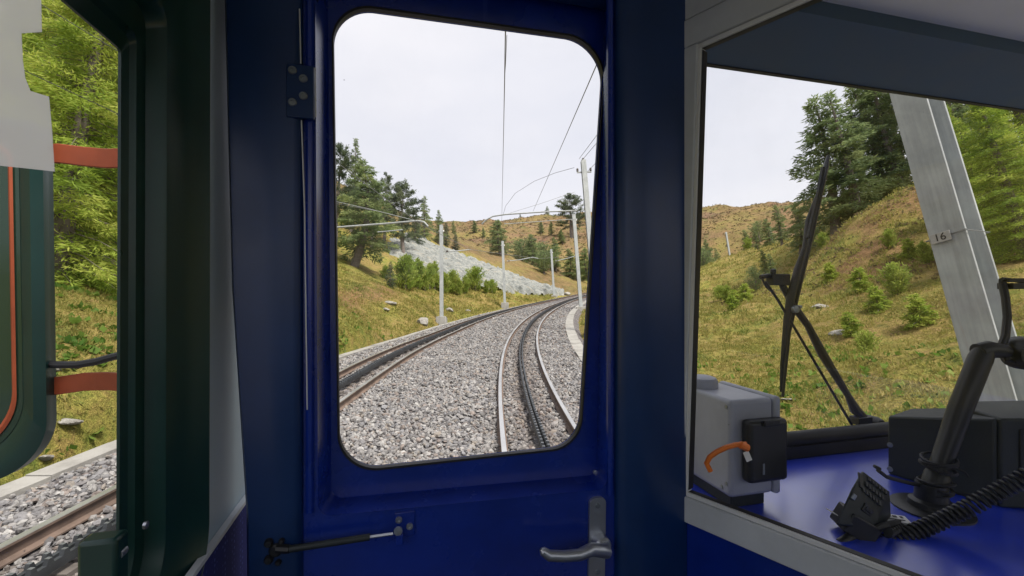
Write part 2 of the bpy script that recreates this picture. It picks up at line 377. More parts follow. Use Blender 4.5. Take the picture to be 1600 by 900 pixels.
# ---------------------------------------------------------------- terrain: thin-plate surface through surveyed points (px, py, distance)
cps = []
def cp(px, py, Y): cps.append(((px - 800) / F * Y, Y, (450 - py) / F * Y))
for a in [(100, 430, 10), (70, 300, 16), (130, 520, 7.2), (530, 485, 17), (530, 428, 26), (552, 414, 32), (600, 440, 30), (640, 470, 27), (575, 395, 42),
          (620, 402, 45), (615, 374, 51), (660, 371, 56), (690, 378, 62), (700, 440, 44), (720, 394, 62), (790, 421, 62), (835, 437, 66), (760, 459, 43), (870, 462, 57), (872, 449, 66),
          (740, 384, 88), (800, 405, 80), (880, 432, 78), (700, 372, 110), (800, 385, 115), (870, 396, 110), (700, 353, 165), (760, 346, 180), (850, 340, 190), (930, 338, 195),
          (1010, 328, 195), (1090, 341, 190), (1230, 342, 180), (1120, 380, 115), (1200, 375, 110), (1090, 427, 80), (1180, 400, 85),
          (1100, 560, 13), (1100, 500, 21), (1100, 455, 45), (1180, 470, 29), (1240, 425, 34), (1300, 380, 28), (1340, 335, 28), (1400, 302, 26), (1440, 292, 27), (1340, 440, 20), (1400, 400, 20),
          (1300, 560, 12), (1250, 650, 8), (1450, 450, 14), (1480, 620, 6.6), (1560, 540, 8), (1590, 330, 21), (1300, 350, 45), (1500, 270, 40), (1250, 365, 60)]: cp(*a)
cps += [(-12, 0, .6), (-20, 6, 4.), (-30, 22, 10), (-45, 0, 14), (-30, -25, 6), (-12, -20, -1), (-26, 45, 11), (-45, 60, 20), (-70, 100, 33), (-30, 90, 19),
        (9, 0, -2.3), (16, 2, .3), (25, 5, 4), (10, -15, -3), (30, -20, 4), (50, 30, 13), (70, 60, 18), (110, 60, 26), (90, 110, 19), (140, 190, 25), (-100, 180, 40), (-60, 240, 30), (0, 240, 27), (60, 245, 28), (130, 260, 27), (-80, 330, 30), (30, 330, 30), (130, 340, 27), (-150, 60, 55), (-90, -40, 25), (100, -40, 20)]
for t in np.arange(-.45, 1.7, .09):
    for n in (5.7, -2.3):
        q = PT(t, n, -.14); cps.append((q.x, q.y, q.z))
CP = np.array(cps); K = len(CP)
def _phi(r2): return .5 * r2 * np.log(r2 + 1e-9)
S_ = 50.
_X = CP[:, :2] / S_
_A = np.zeros((K + 3, K + 3)); d2 = ((_X[:, None] - _X[None]) ** 2).sum(-1)
_A[:K, :K] = _phi(d2) + np.eye(K) * 1e-5; _A[:K, K] = 1; _A[:K, K + 1:] = _X; _A[K, :K] = 1; _A[K + 1:, :K] = _X.T
_W = np.linalg.solve(_A, np.concatenate([CP[:, 2], np.zeros(3)]))
def fbm(x, y, sc, seed=0, octs=4):
    r = np.zeros_like(x); a = 1.; rg = np.random.default_rng(seed)
    for o in range(octs):
        for k in range(3):
            th = rg.uniform(0, 6.28); ph = rg.uniform(0, 6.28); fq = (2 ** o) / sc * rg.uniform(.8, 1.25)
            r += a * np.sin((x * math.cos(th) + y * math.sin(th)) * fq * 6.28 + ph + 1.7 * np.sin((x * math.sin(th) - y * math.cos(th)) * fq * 3.1 + ph * 2)) / 3
        a *= .5
    return r
def ground_h(x, y, detail=True):
    x = np.asarray(x, float); y = np.asarray(y, float); sh = x.shape; xf = x.ravel(); yf = y.ravel(); out = np.zeros(len(xf))
    for i in range(0, len(xf), 20000):
        a = np.stack([xf[i:i + 20000], yf[i:i + 20000]], 1) / S_
        r2 = ((a[:, None] - _X[None]) ** 2).sum(-1); out[i:i + 20000] = _phi(r2) @ _W[:K] + _W[K] + a @ _W[K + 1:]
    h = out.reshape(sh)
    t, n = TN(x, y); dist = np.hypot(x, y)
    away = np.maximum(n - 5.8, -2.4 - n)
    if detail:
        g = smooth01(0, 4, away)
        h = h + g * (.16 * fbm(x, y, 5., 1, 4) + np.clip(dist / 60, 0, 2.2) * .5 * fbm(x, y, 26., 2, 4))
        h = h + smooth01(.1, 1., away) * .05 * fbm(x, y, 1.3, 3, 2)
    bed = zrail(t, n) - .40
    wgt = smooth01(-.25, .15, away); ok = (t > -1.1) & (t < 1.75)
    return np.where(ok, bed * (1 - wgt) + h * wgt, h)
def gh(x, y): return float(ground_h(np.array([x]), np.array([y]))[0])

def grid_mesh(name, X, Y, Z, mat, attrs=None, kind='structure'):
    ny, nx = X.shape; me = bpy.data.meshes.new(name)
    v = np.stack([X.ravel(), Y.ravel(), Z.ravel()], 1).astype(np.float32)
    i = np.arange(ny - 1)[:, None] * nx + np.arange(nx - 1)[None]; i = i.ravel()
    f = np.stack([i, i + 1, i + nx + 1, i + nx], 1).astype(np.int32)
    me.vertices.add(len(v)); me.vertices.foreach_set('co', v.ravel())
    me.loops.add(f.size); me.loops.foreach_set('vertex_index', f.ravel())
    me.polygons.add(len(f)); me.polygons.foreach_set('loop_start', np.arange(len(f), dtype=np.int32) * 4)
    me.polygons.foreach_set('use_smooth', np.ones(len(f), bool)); me.update(calc_edges=True)
    for an, (r, g, b) in (attrs or {}).items():
        at = me.color_attributes.new(an, 'FLOAT_COLOR', 'POINT')
        at.data.foreach_set('color', np.stack([r.ravel(), g.ravel(), b.ravel(), np.ones(r.size)], 1).astype(np.float32).ravel())
    me.materials.append(mat); o = bpy.data.objects.new(name, me); C.objects.link(o); inT(o); tag(o, kind=kind); return o
def axis(a, b, d0, growth, n0):
    """spacing d0 around zero, growing with distance"""
    pos = [0.]
    while pos[-1] < b: pos.append(pos[-1] + d0 + growth * max(0, pos[-1] - n0))
    neg = [0.]
    while neg[-1] > a: neg.append(neg[-1] - d0 - growth * max(0, -neg[-1] - n0))
    return np.array(sorted(set(neg[1:] + pos)))
gx = axis(-420, 420, .22, .011, 9); gy = axis(-60, 520, .24, .010, 22)
GX, GY = np.meshgrid(gx, gy); GZ = ground_h(GX, GY)
D = np.hypot(GX, GY)
px_ = 800 + F * GX / np.maximum(GY, .5)
nse = fbm(GX, GY, 18., 5, 4)
heath = np.clip(np.maximum(smooth01(95, 125, D + 10 * nse), .9 * smooth01(57, 70, D + 5 * nse) * smooth01(20, 8, GX)) * (.75 + .25 * fbm(GX, GY, 30, 9, 3)), 0, 1)
# dry earthy strips: mound on the right and the cut edge of the left bank
mound = smooth01(.15, .75, fbm(GX, GY, 9., 6, 4) + .3) * smooth01(12, 16, GX) * smooth01(46, 30, D) * .9
tG, nG = TN(GX, GY)
cut = smooth01(1.2, .2, np.abs(nG - 8.2 - .12 * (GY - 16) + .5 * fbm(GX, GY, 6., 8, 3))) * smooth01(12, 15, GY) * smooth01(36, 27, GY) * .8
grd = grid_mesh('ground', GX, GY, GZ, M['ground'], {'zone': (heath, np.clip(mound + cut, 0, 1), heath * 0)})
# ballast bed
tb = np.concatenate([np.arange(-.5, .5, .003), np.arange(.5, 1.65, .008)]); nb = np.array([-2.35, -2.05, -1.75, -1.3, -1, -.6, -.3, 0, .3, .6, 1, 1.4, 1.85, 2.3, 2.7, 3.1, 3.4, 3.7, 4, 4.3, 4.7, 5.1, 5.5, 5.75])
TB, NB = np.meshgrid(tb, nb, indexing='ij'); BX, BY = P(TB, NB); BZ = zrail(TB, NB) + BED + .03 * fbm(BX, BY, 2., 12, 3)
BZ = BZ - .28 * smooth01(5.5, 5.75, NB) - .3 * smooth01(-2.05, -2.35, NB)
BZ = BZ - .03 * (np.exp(-(NB / .35) ** 2) + np.exp(-((NB - 3.7) / .35) ** 2))
grid_mesh('ballast_bed', BX[:, ::-1], BY[:, ::-1], BZ[:, ::-1], M['ballast'])

# rock face beside the outer track
def rock_face():
    us = np.linspace(0, 1, 260); vs = np.linspace(0, 1, 110)
    lo = [(-11.8, 43.5), (-9.2, 43.3), (-6.6, 43.2), (-3.6, 43.8), (-1.0, 46.5), (2.0, 51.0), (5.0, 56.0), (6.8, 58.6)]
    hi = [(-14.0, 50), (-12.0, 55), (-9.0, 59.0), (-6.0, 60.5), (-2.4, 60.5), (1.4, 61.5), (4.8, 62.5), (7.3, 62)]
    lo, hi = np.array(lo), np.array(hi); kk = np.linspace(0, 1, len(lo))
    A = np.stack([np.interp(us, kk, lo[:, i]) for i in (0, 1)], 1); Bq = np.stack([np.interp(us, kk, hi[:, i]) for i in (0, 1)], 1)
    X = A[:, None, 0] * (1 - vs) + Bq[:, None, 0] * vs; Y = A[:, None, 1] * (1 - vs) + Bq[:, None, 1] * vs
    U_, V_ = np.meshgrid(us, vs, indexing='ij')
    e = np.minimum(np.minimum(U_ * 1.3, (1 - U_) * 1.3), np.minimum(V_ * .8, (1 - V_) * .8)) + .085 * fbm(X, Y, 4., 21, 4)
    rid = np.abs(fbm(X * 1.6 + Y * .5, Y * .6, 3.0, 22, 5)); rid2 = np.abs(fbm(X * 1.4 + .4 * Y, Y * .5, 1.1, 23, 4))
    Z = ground_h(X, Y) + np.clip(e * 5, -1.0, .55) + smooth01(0, .1, e) * (.30 * rid + .07 * rid2 - .08)
    return grid_mesh('rock_face', X, Y, Z, M['rock'])
rock_face()

# rails, rack and sleepers
def sweep_track(b, ts, n0, prof):
    rings = [[PT(t, n0 + a, h) for a, h in prof] for t in ts]
    b.ring_sweep(rings)
TS = np.concatenate([np.arange(-.35, .6, .0045), np.arange(.6, 1.62, .012)])
M['steelworn'] = paint('worn_rack_teeth', (.24, .25, .27), .35, metal=.7, grain=80, var=.3)
M['sleeper'] = paint('old_steel_sleeper', (.12, .105, .095), .85, grain=40, var=.3, bmp=.3)
def track(n0, label, near_tmin):
    th = Thing('railway_track', PT(0, n0, BED), label, 'railway track', 'the two rack railway tracks')
    for s in (-.5, .5):
        c = n0 + s
        b = B(); sweep_track(b, TS, c, [(-.062, -.145), (.062, -.145), (.062, -.130), (.011, -.115), (.011, -.04), (.033, -.028), (.033, -.008), (-.033, -.008), (-.033, -.028), (-.011, -.04), (-.011, -.115), (-.062, -.130)])
        r = th.part('rail', b, M['railside'], ang=25)
        b = B(); sweep_track(b, TS, c, [(-.0315, -.0075), (.0315, -.0075), (.029, .0), (-.029, .0)])
        th.sub('running_surface', b, M['railtop'], r)
    for s in (-.034, .034):
        # one continuous toothed bar: the top edge steps up and down along it
        b = B(); c = n0 + s; rings = []; t = -.14 + (.00075 if s > 0 else 0)
        def rg_(t, top, w_=.016): rings.append([PT(t, c - w_, -.085), PT(t, c + w_, -.085), PT(t, c + w_, top), PT(t, c - w_, top)])
        rg_(-.35, -.012)
        while t < .40:
            rg_(t, -.012); rg_(t + .00018, .030); rg_(t + .00052, .030); rg_(t + .0007, -.012); t += .0015
        for q in TS[TS > .41]: rg_(q, .005)
        b.ring_sweep(rings)
        r = th.part('rack_bar', b, [M['rack'], M['steelworn']], smooth=False, fix=False)
        me_ = r.data
        for p_ in me_.polygons:
            if p_.center.z + th.base.z > -99 and abs(p_.normal.z) > .9 and len(p_.vertices) == 4:
                zz = [me_.vertices[i_].co for i_ in p_.vertices]; cc = p_.center + th.base; tq, nq = TN(cc.x, cc.y)
                if cc.z - float(zrail(tq, nq)) > .02: p_.material_index = 1
    first = None
    for k in range(46):
        t = near_tmin + k * .0085
        A = PT(t, n0, -.178); D2 = PT(t + .001, n0, -.178); d = (D2 - A).normalized(); sd = Vector((d.y, -d.x, 0)).normalized(); up = sd.cross(d)
        if first is None:
            b = B(); b.box((0, 0, -.02), (1.55, .19, .05))
            for s in (-.5, .5):
                for q in (-.085, .085): b.box((s + q, 0, .018), (.05, .09, .03)); b.lathe((s + q, 0, .03), (0, 0, 1), [(.016, 0), (.016, .03), (.0, .03)], 6)
            b.box((0, 0, .02), (.22, .14, .05))
            first = b.build('sleeper', M['sleeper'], th.e, bevel=0)
            o = first
        else: o = first.copy(); C.objects.link(o); o.parent = th.e
        R = Matrix((sd, d, up)).transposed().to_4x4(); o.matrix_local = Matrix.Translation(A - th.base) @ R
track(0, 'curving rack railway track with bright rails running on ahead of the cab door', -.08)
track(3.7, 'rack railway track with rusty rails along the grassy bank', -.12)

# kerbs
def kerb(name, n_a, n_b, top, depth, label, gaps):
    th = Thing(name, PT(0, (n_a + n_b) / 2), label, 'kerb')
    tt = np.arange(-.3, 1.5, gaps / 80.)
    b = B()
    for i in range(len(tt) - 1):
        a, c = tt[i], tt[i + 1] - .012 / 80; jz = random.uniform(-.008, .008); jn = random.uniform(-.012, .012)
        rings = [[PT(q, n_a + jn, top + jz), PT(q, n_b + jn, top + jz), PT(q, n_b + jn, top - depth), PT(q, n_a + jn, top - depth)] for q in (a, c)]
        b.ring_sweep(rings)
    th.part('kerb_stones', b, M['concrete'], smooth=False, fix=False)
kerb('concrete_kerb', 5.28, 5.56, -.10, .35, 'pale concrete kerb between gravel and grassy bank', 1.0)
kerb('concrete_kerb', -1.98, -1.62, -.11, .35, 'stepped concrete slab kerb right of the curving track', .8)

# ballast stones
def stones():
    phi = (1 + 5 ** .5) / 2
    iv = np.array([(-1, phi, 0), (1, phi, 0), (-1, -phi, 0), (1, -phi, 0), (0, -1, phi), (0, 1, phi), (0, -1, -phi), (0, 1, -phi), (phi, 0, -1), (phi, 0, 1), (-phi, 0, -1), (-phi, 0, 1)]) / math.sqrt(1 + phi * phi)
    jf = np.array([(0, 11, 5), (0, 5, 1), (0, 1, 7), (0, 7, 10), (0, 10, 11), (1, 5, 9), (5, 11, 4), (11, 10, 2), (10, 7, 6), (7, 1, 8), (3, 9, 4), (3, 4, 2), (3, 2, 6), (3, 6, 8), (3, 8, 9), (4, 9, 5), (2, 4, 11), (6, 2, 10), (8, 6, 7), (9, 8, 1)])
    T_, N_, S2 = [], [], []
    for (y0, y1, dens, s0) in ((2.2, 9, 560, .0275), (9, 15, 480, .027), (15, 24, 280, .032), (24, 38, 150, .040)):
        n = int((y1 - y0) * 7.0 * dens); t = (rng.uniform(y0, y1, n) - 11) / 80; nn = rng.uniform(-1.62, 5.28, n)
        k = ~((y0 < 9) & (t < (4.6 - 11) / 80) & (nn < 1.8)); T_.append(t[k]); N_.append(nn[k]); S2.append(s0 * rng.lognormal(0, .28, k.sum()))
    t = np.concatenate(T_); n = np.concatenate(N_); s = np.clip(np.concatenate(S2), .012, .075)
    dr = np.min(np.abs(n[:, None] - np.array([-.5, .5, 3.2, 4.2])), 1); dk = np.min(np.abs(n[:, None] - np.array([0, 3.7])), 1)
    k = (dr > .055) & (dk > .07); t, n, s, dr = t[k], n[k], s[k], dr[k]
    x, y = P(t, n); z = zrail(t, n) + BED + .03 * fbm(x, y, 2., 12, 3) - .03 * (np.exp(-(n / .35) ** 2) + np.exp(-((n - 3.7) / .35) ** 2)) + s * rng.uniform(-.1, .7, len(s)) + .004
    m = len(t)
    V = iv[None] * (1 + rng.uniform(-.24, .24, (m, 12, 1))) * (s[:, None] * np.stack([rng.uniform(.8, 1.4, m), rng.uniform(.7, 1.1, m), rng.uniform(.5, .85, m)], 1))[:, None]
    q = rng.normal(size=(m, 4)) * np.array([1.5, .5, .5, 1.5]); q /= np.linalg.norm(q, axis=1, keepdims=True); a, b, c, d = q.T
    R = np.stack([np.stack([1-2*(c*c+d*d), 2*(b*c-a*d), 2*(b*d+a*c)], 1), np.stack([2*(b*c+a*d), 1-2*(b*b+d*d), 2*(c*d-a*b)], 1), np.stack([2*(b*d-a*c), 2*(c*d+a*b), 1-2*(b*b+c*c)], 1)], 1)
    V = np.einsum('mij,mkj->mki', R, V) + np.stack([x, y, z], 1)[:, None]
    Fc = (jf[None] + (np.arange(m) * 12)[:, None, None]).reshape(-1, 3)
    pal = np.array([(.34, .33, .33), (.42, .405, .40), (.27, .265, .275), (.50, .49, .48), (.36, .305, .28), (.33, .33, .35), (.22, .21, .215), (.40, .36, .32), (.52, .51, .50)])
    col = pal[rng.choice(9, m, p=[.2, .18, .15, .12, .1, .08, .08, .06, .03])] * rng.uniform(.72, 1.1, (m, 1)) * .68 * np.array([1.01, 1.0, .99])
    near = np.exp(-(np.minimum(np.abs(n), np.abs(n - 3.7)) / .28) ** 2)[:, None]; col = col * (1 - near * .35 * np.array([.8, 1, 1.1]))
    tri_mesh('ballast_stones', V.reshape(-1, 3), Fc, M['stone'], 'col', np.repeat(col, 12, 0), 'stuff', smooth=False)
def tri_mesh(name, V, Fc, mat, an=None, col=None, kind=None, smooth=False, link=True):
    me = bpy.data.meshes.new(name); k = Fc.shape[1]
    me.vertices.add(len(V)); me.vertices.foreach_set('co', np.asarray(V, np.float32).ravel())
    me.loops.add(Fc.size); me.loops.foreach_set('vertex_index', Fc.astype(np.int32).ravel())
    me.polygons.add(len(Fc)); me.polygons.foreach_set('loop_start', np.arange(len(Fc), dtype=np.int32) * k)
    me.polygons.foreach_set('use_smooth', np.full(len(Fc), smooth)); me.update(calc_edges=True)
    if an:
        at = me.color_attributes.new(an, 'FLOAT_COLOR', 'POINT')
        at.data.foreach_set('color', np.concatenate([col, np.ones((len(col), 1))], 1).astype(np.float32).ravel())
    me.materials.append(mat)
    if not link: return me
    o = bpy.data.objects.new(name, me); C.objects.link(o); inT(o)
    if kind: tag(o, kind=kind)
    return o
stones()
bpy.data.objects['ballast_stones']['label'] = 'loose grey and brownish ballast stones around and between the tracks'

# ---------------------------------------------------------------- trees (built with gravity as up)
def spray_mesh(name, pts, dirs, size, tone, mat, wid=.30, tris=2):
    size = np.asarray(size)
    """needle sprays: thin pointed leaf-like quads at pts along dirs"""
    m = len(pts); pts = np.asarray(pts); dirs = np.asarray(dirs); size = np.asarray(size)[:, None]
    dirs = dirs / np.linalg.norm(dirs, axis=1, keepdims=True)
    r = rng.normal(size=(m, 3)); sd = np.cross(dirs, r); sd /= np.linalg.norm(sd, axis=1, keepdims=True) + 1e-9
    a = pts; b = pts + dirs * size * .5 + sd * size * wid; c = pts + dirs * size; d = pts + dirs * size * .5 - sd * size * wid
    V = np.stack([a, b, c, d], 1).reshape(-1, 3); Fc = np.arange(m * 4).reshape(-1, 4)
    col = np.repeat(np.clip(tone, 0, 1)[:, None] * np.ones((1, 3)), 4, 0)
    return tri_mesh(name, V, Fc, mat, 'tone', col, link=False)
def conifer(H, W, kind='larch', nb=150, sp=60, size=.16, mat='larch', base_frac=.12, seed=1, irr=.25, wid=.13):
    rg = np.random.default_rng(seed); tb = B()
    # trunk with slight sway
    pts = []; sway = rg.normal(size=2) * .02 * H
    for k in range(9):
        f = k / 8; pts.append((sway[0] * math.sin(f * 3), sway[1] * math.sin(f * 2.3), H * f * .97 - .15))
    tb.tube(pts, [H * .022 * (1 - f / 8) ** .8 + .012 for f in range(9)], 8)
    def tp(h): f = h / H; return np.array([sway[0] * math.sin(f * 3), sway[1] * math.sin(f * 2.3), h])
    PP, DD, SS, TT = [], [], [], []
    for i in range(nb):
        f = base_frac + (1 - base_frac) * (i + rg.uniform(0, 1)) / nb
        f = min(f, .995); h = f * H
        if kind == 'pine': prof = (math.sin(min(1, (1 - f) * 1.25 + .10) * 2.2)) ** .6 if f < .97 else .25
        elif kind == 'bush': prof = (1 - f) ** .6 * min(1, .5 + f * 2.5)
        else: prof = (1 - f) ** .72 * min(1, .62 + (f - base_frac) * 2.2)
        Lb = W * prof * rg.uniform(1 - irr * 1.6, 1 + irr * .6) + .06
        if rg.random() < .06: Lb *= .4
        az = rg.uniform(0, 2 * math.pi) if kind != 'larch' else i * 2.4 + rg.normal() * .35
        el = {'larch': .15 - .45 * (1 - f), 'pine': .45 - .4 * (1 - f), 'bush': .75}[kind] + rg.normal() * .14 + (.5 if f > .9 else 0)
        d0 = np.array([math.cos(az) * math.cos(el), math.sin(az) * math.cos(el), math.sin(el)])
        p0 = tp(h); droop = {'larch': -.16, 'pine': .12, 'bush': .2}[kind]
        if Lb > .3: 
            q = [p0, p0 + d0 * Lb * .5 + np.array([0, 0, droop * Lb * .25]), p0 + d0 * Lb * .95 + np.array([0, 0, droop * Lb * .95])]
            tb.tube([tuple(z) for z in q], [.006 * H ** .5 * (.5 + Lb * .35), .010, .004], 4)
        n = max(5, int(sp * (Lb / W) * rg.uniform(.6, 1.3)))
        u = rg.uniform(.10 if kind != 'pine' else .35, 1.0, n) ** .75
        base = p0 + np.outer(u * Lb, d0) + np.outer(u ** 2 * Lb * droop, [0, 0, 1])
        side = np.cross(d0, [0, 0, 1]); side /= np.linalg.norm(side) + 1e-9
        if kind == 'pine':  # clumps
            ce = base[rg.integers(0, n, max(2, n // 14))]; pick = ce[rg.integers(0, len(ce), n)]; base = pick + rg.normal(size=(n, 3)) * np.array([.16, .16, .12]) * (W * .35 + .1)
            dirs = rg.normal(size=(n, 3)) + np.array([0, 0, .9])
        else:
            lat = rg.normal(size=n) * .19 * Lb * (1.15 - u); base = base + np.outer(lat, side) + rg.normal(size=(n, 3)) * .05 * min(1, W)
            base[:, 2] -= np.abs(lat) * .35 + rg.uniform(0, .06 * W, n) * (kind == 'larch')
            dirs = d0 * .6 + np.outer(np.sign(lat) * rg.uniform(.2, 1, n), side) + rg.normal(size=(n, 3)) * .35 + np.array([0, 0, -.25 if kind == 'larch' else .5])
        PP.append(base); DD.append(dirs); SS.append(size * rg.uniform(.6, 1.45, n))
        TT.append(np.clip(.48 + .22 * rg.normal() + rg.normal(size=n) * .14, 0, 1))
    crown = spray_mesh('crown', np.concatenate(PP), np.concatenate(DD), np.concatenate(SS), np.concatenate(TT), M[mat], wid)
    trunk = tb.build('trunk', M['trunk'], fix=False)
    me = trunk.data; bpy.data.objects.remove(trunk)
    return me, crown
PROTO = {}
PROTO['larch_near_a'] = conifer(11, 2.8, 'larch', 290, 420, .17, 'larch', .01, 1, .25, .085)
PROTO['larch_near_b'] = conifer(12, 2.6, 'larch', 280, 400, .17, 'larch', .01, 2, .35, .085)
PROTO['larch'] = conifer(10, 2.3, 'larch', 120, 230, .22, 'larchfar', .14, 3, .4)
PROTO['larch_b'] = conifer(10, 1.9, 'larch', 105, 210, .22, 'larchfar', .12, 4, .5)
PROTO['pine'] = conifer(9, 1.7, 'pine', 105, 150, .20, 'pine', .24, 5, .5, .16)
PROTO['pine_b'] = conifer(9, 1.5, 'pine', 85, 140, .20, 'pine', .32, 6, .6, .16)
PROTO['spruce'] = conifer(6, 1.2, 'larch', 110, 110, .17, 'pine', .05, 7, .4)
PROTO['bush'] = conifer(2.2, .85, 'bush', 90, 90, .15, 'bush', .03, 8, .4)
PROTO['bush_b'] = conifer(1.8, .95, 'bush', 90, 90, .15, 'bush', .02, 9, .5)
PROTO['shrub'] = conifer(2.4, 1.3, 'bush', 90, 70, .13, 'larchfar', .02, 10, .4)
PROTO['sapling'] = conifer(1.0, .42, 'larch', 90, 80, .085, 'larch', .02, 12, .5, .14)
BASEH = {'larch_near_a': 11, 'larch_near_b': 12, 'larch': 10, 'larch_b': 10, 'pine': 9, 'pine_b': 9, 'spruce': 6, 'bush': 2.2, 'bush_b': 1.8, 'shrub': 2.4, 'sapling': 1.0}
def plant(name, proto, px, Y, H, label, cat, group, wide=1.0, x=None, rz=None, sink=0.05):
    X = (px - 800) / F * Y if x is None else x
    z = gh(X, Y) - sink; s = H / BASEH[proto]
    e = bpy.data.objects.new(name, None); C.objects.link(e); e.location = Tw((X, Y, z)); e.rotation_euler = (0, 0, random.uniform(0, 6.28) if rz is None else rz)
    e.scale = (s * wide, s * wide, s); tag(e, label, cat, group)
    tm, cm = PROTO[proto]
    for nm, me in (('trunk', tm), ('crown', cm)):
        o = bpy.data.objects.new(nm, me); C.objects.link(o); o.parent = e
    return e
exec_trees = []
G1 = 'larches on the bank outside the side window'
for i, (px, Y, H, wd, pr, lb) in enumerate([
    (85, 9.6, 9.5, 1.0, 'larch_near_a', 'bright green larch filling the upper part of the left window'),
    (165, 12.8, 11, 1.0, 'larch_near_b', 'tall larch behind the window post edge, under the overhead lines'),
    (5, 11.0, 10, 1.1, 'larch_near_b', 'larch behind the white notice on the left pane'),
    (118, 16, 13, 1.1, 'larch_near_a', 'larch standing higher up the bank between two nearer larches'),
    (40, 18, 14, 1.2, 'larch_near_b', 'tallest larch uphill behind the mirror'),
    (215, 17, 13, 1.1, 'larch_near_a', 'larch on the bank mostly hidden by the dark window post'),
    (285, 20, 13, 1.1, 'larch_near_b', 'larch hidden behind the door pillar'),
    (175, 25, 16, 1.2, 'larch_near_a', 'larch at the back of the bank wood by the post')]):
    plant('larch_tree', pr, px, Y, H, lb, 'tree', G1, wd, sink=.2)
G2 = 'trees on the skyline left of the rock face'
for (px, Y, H, wd, pr, nm, lb) in [
    (553, 32, 8.2, 1.75, 'larch', 'larch_tree', 'broad green larch with bare trunk foot at left edge of the door window'),
    (524, 38, 8.4, 1.0, 'pine', 'pine_tree', 'dark pine cut off by the left edge of the door window'),
    (549, 46, 10.8, .75, 'larch_b', 'larch_tree', 'thin pointed grey green larch rising highest behind the broad larch'),
    (600, 47, 7.8, 1.0, 'pine_b', 'pine_tree', 'slim dark pine, left one of the dark pair on the skyline'),
    (631, 46, 7.9, 1.3, 'pine', 'pine_tree', 'full dark pine, right one of the dark pair on the skyline'),
    (580, 44, 6.6, 1.2, 'pine_b', 'pine_tree', 'short dark pine between the broad larch and the dark pair'),
    (648, 52, 4.4, 1.5, 'spruce', 'spruce_tree', 'low dark spruce under the right pine of the skyline pair'),
    (663, 56, 6.2, 1.2, 'larch_b', 'larch_tree', 'small pointed larch right of the dark pine pair'),
    (685, 60, 5.0, 1.2, 'larch_b', 'larch_tree', 'small larch standing behind the first left line mast'),
    (697, 62, 3.6, 1.2, 'spruce', 'spruce_tree', 'small dark spruce on top of the rock face'),
    (712, 63, 2.6, 1.4, 'spruce', 'spruce_tree', 'lowest dark spruce at the rock top edge')]:
    plant(nm, pr, px, Y, H, lb, 'tree', G2, wd)
G3 = 'trees and shrubs below the brown hill'
for (px, Y, H, wd, pr, nm, lb) in [
    (783, 76, 6.4, 1.9, 'larch', 'round_larch', 'rounded dark green tree beside the second left mast'),
    (815, 84, 4.6, 2.0, 'shrub', 'shrub', 'green shrub right of the rounded dark tree'),
    (832, 80, 6.0, 1.8, 'larch', 'larch_tree', 'spreading larch in the middle of the hollow'),
    (848, 84, 5.0, 1.9, 'shrub', 'shrub', 'wide shrub behind the third left mast'),
    (868, 88, 7.0, 1.7, 'larch_b', 'larch_tree', 'larch right behind the third left mast'),
    (888, 80, 6.0, 1.7, 'larch', 'larch_tree', 'larch left of the right hand masts'),
    (850, 72, 3.6, 1.8, 'shrub', 'shrub', 'low shrub at the foot of the hollow near the rock end'),
    (905, 84, 5.5, 1.9, 'larch_b', 'larch_tree', 'larch behind the mast with the concrete foot'),
    (922, 76, 6.5, 1.7, 'larch', 'larch_tree', 'larch at the right edge of the door window'),
    (893, 130, 12.5, 1.9, 'pine', 'pine_tree', 'lone dark pine on the ridge behind the tall right mast'),
    (740, 130, 4.0, 1.7, 'larch', 'larch_tree', 'small green tree low on the brown slope, left one'),
    (755, 126, 3.2, 1.7, 'larch_b', 'larch_tree', 'small green tree low on the brown slope, middle one'),
    (708, 125, 4.6, 1.3, 'larch_b', 'spruce_tree', 'dark little spruce low on the brown slope above the rock'),
    (846, 140, 4.6, 1.4, 'larch', 'larch_tree', 'green tree halfway up the brown slope'),
    (862, 132, 4.6, 1.5, 'larch_b', 'larch_tree', 'leaning green tree halfway up the brown slope beside another'),
    (880, 120, 4.4, 1.7, 'larch', 'larch_tree', 'green tree on the slope just below the ridge pine'),
    (856, 185, 5.5, 1.5, 'larch_b', 'spruce_tree', 'tiny tree standing alone on the skyline left of the ridge pine'),
    (813, 186, 2.4, 1.2, 'spruce', 'spruce_tree', 'tiniest tree on the skyline, left of the tiny lone tree'),
    (918, 150, 7.5, 1.3, 'larch_b', 'spruce_tree', 'small tree on the ridge right of the ridge pine')]:
    plant(nm, pr, px, Y, H, lb, 'tree' if 'tree' in nm or 'larch' in nm else 'shrub', G3, wd)
G4 = 'bright young larches along the foot of the rock face'
bl = [(633, 33, 2.9), (643, 35, 3.0), (652, 36, 3.1), (662, 37, 2.7), (672, 38, 2.9), (681, 39, 2.6), (695, 39, 2.7), (706, 40, 2.3), (716, 40, 2.2), (727, 41, 2.0), (742, 42.5, 2.4), (759, 43, 1.7), (768, 44, 1.5), (603, 34, 1.5)]
bd = ['leftmost and lowest at the edge of the bank', 'tall one left of the first mast at the start of the row', 'tallest of the row left of the first mast', 'third from the left end of the row', 'fourth from the left end of the row',
      'just left of the first mast', 'just right of the first mast', 'second right of the first mast', 'third to the right of the first mast', 'halfway between first and second mast', 'pointed one nearer the second mast', 'low one by the second mast', 'last and lowest of the row before the second mast', 'single one left of the dark little spruce']
for (px, Y, H), d in zip(bl, bd):
    plant('young_larch', random.choice(['bush', 'bush_b']), px + random.uniform(-2, 2), Y, H * random.uniform(.6, .92), 'bright young larch, ' + d, 'young larch', G4, random.uniform(.85, 1.25))
plant('small_spruce', 'spruce', 609, 29, 1.9, 'little blue green spruce alone on the left bank grass', 'tree', None, 1.3)
G5 = 'trees behind the mound right of the line'
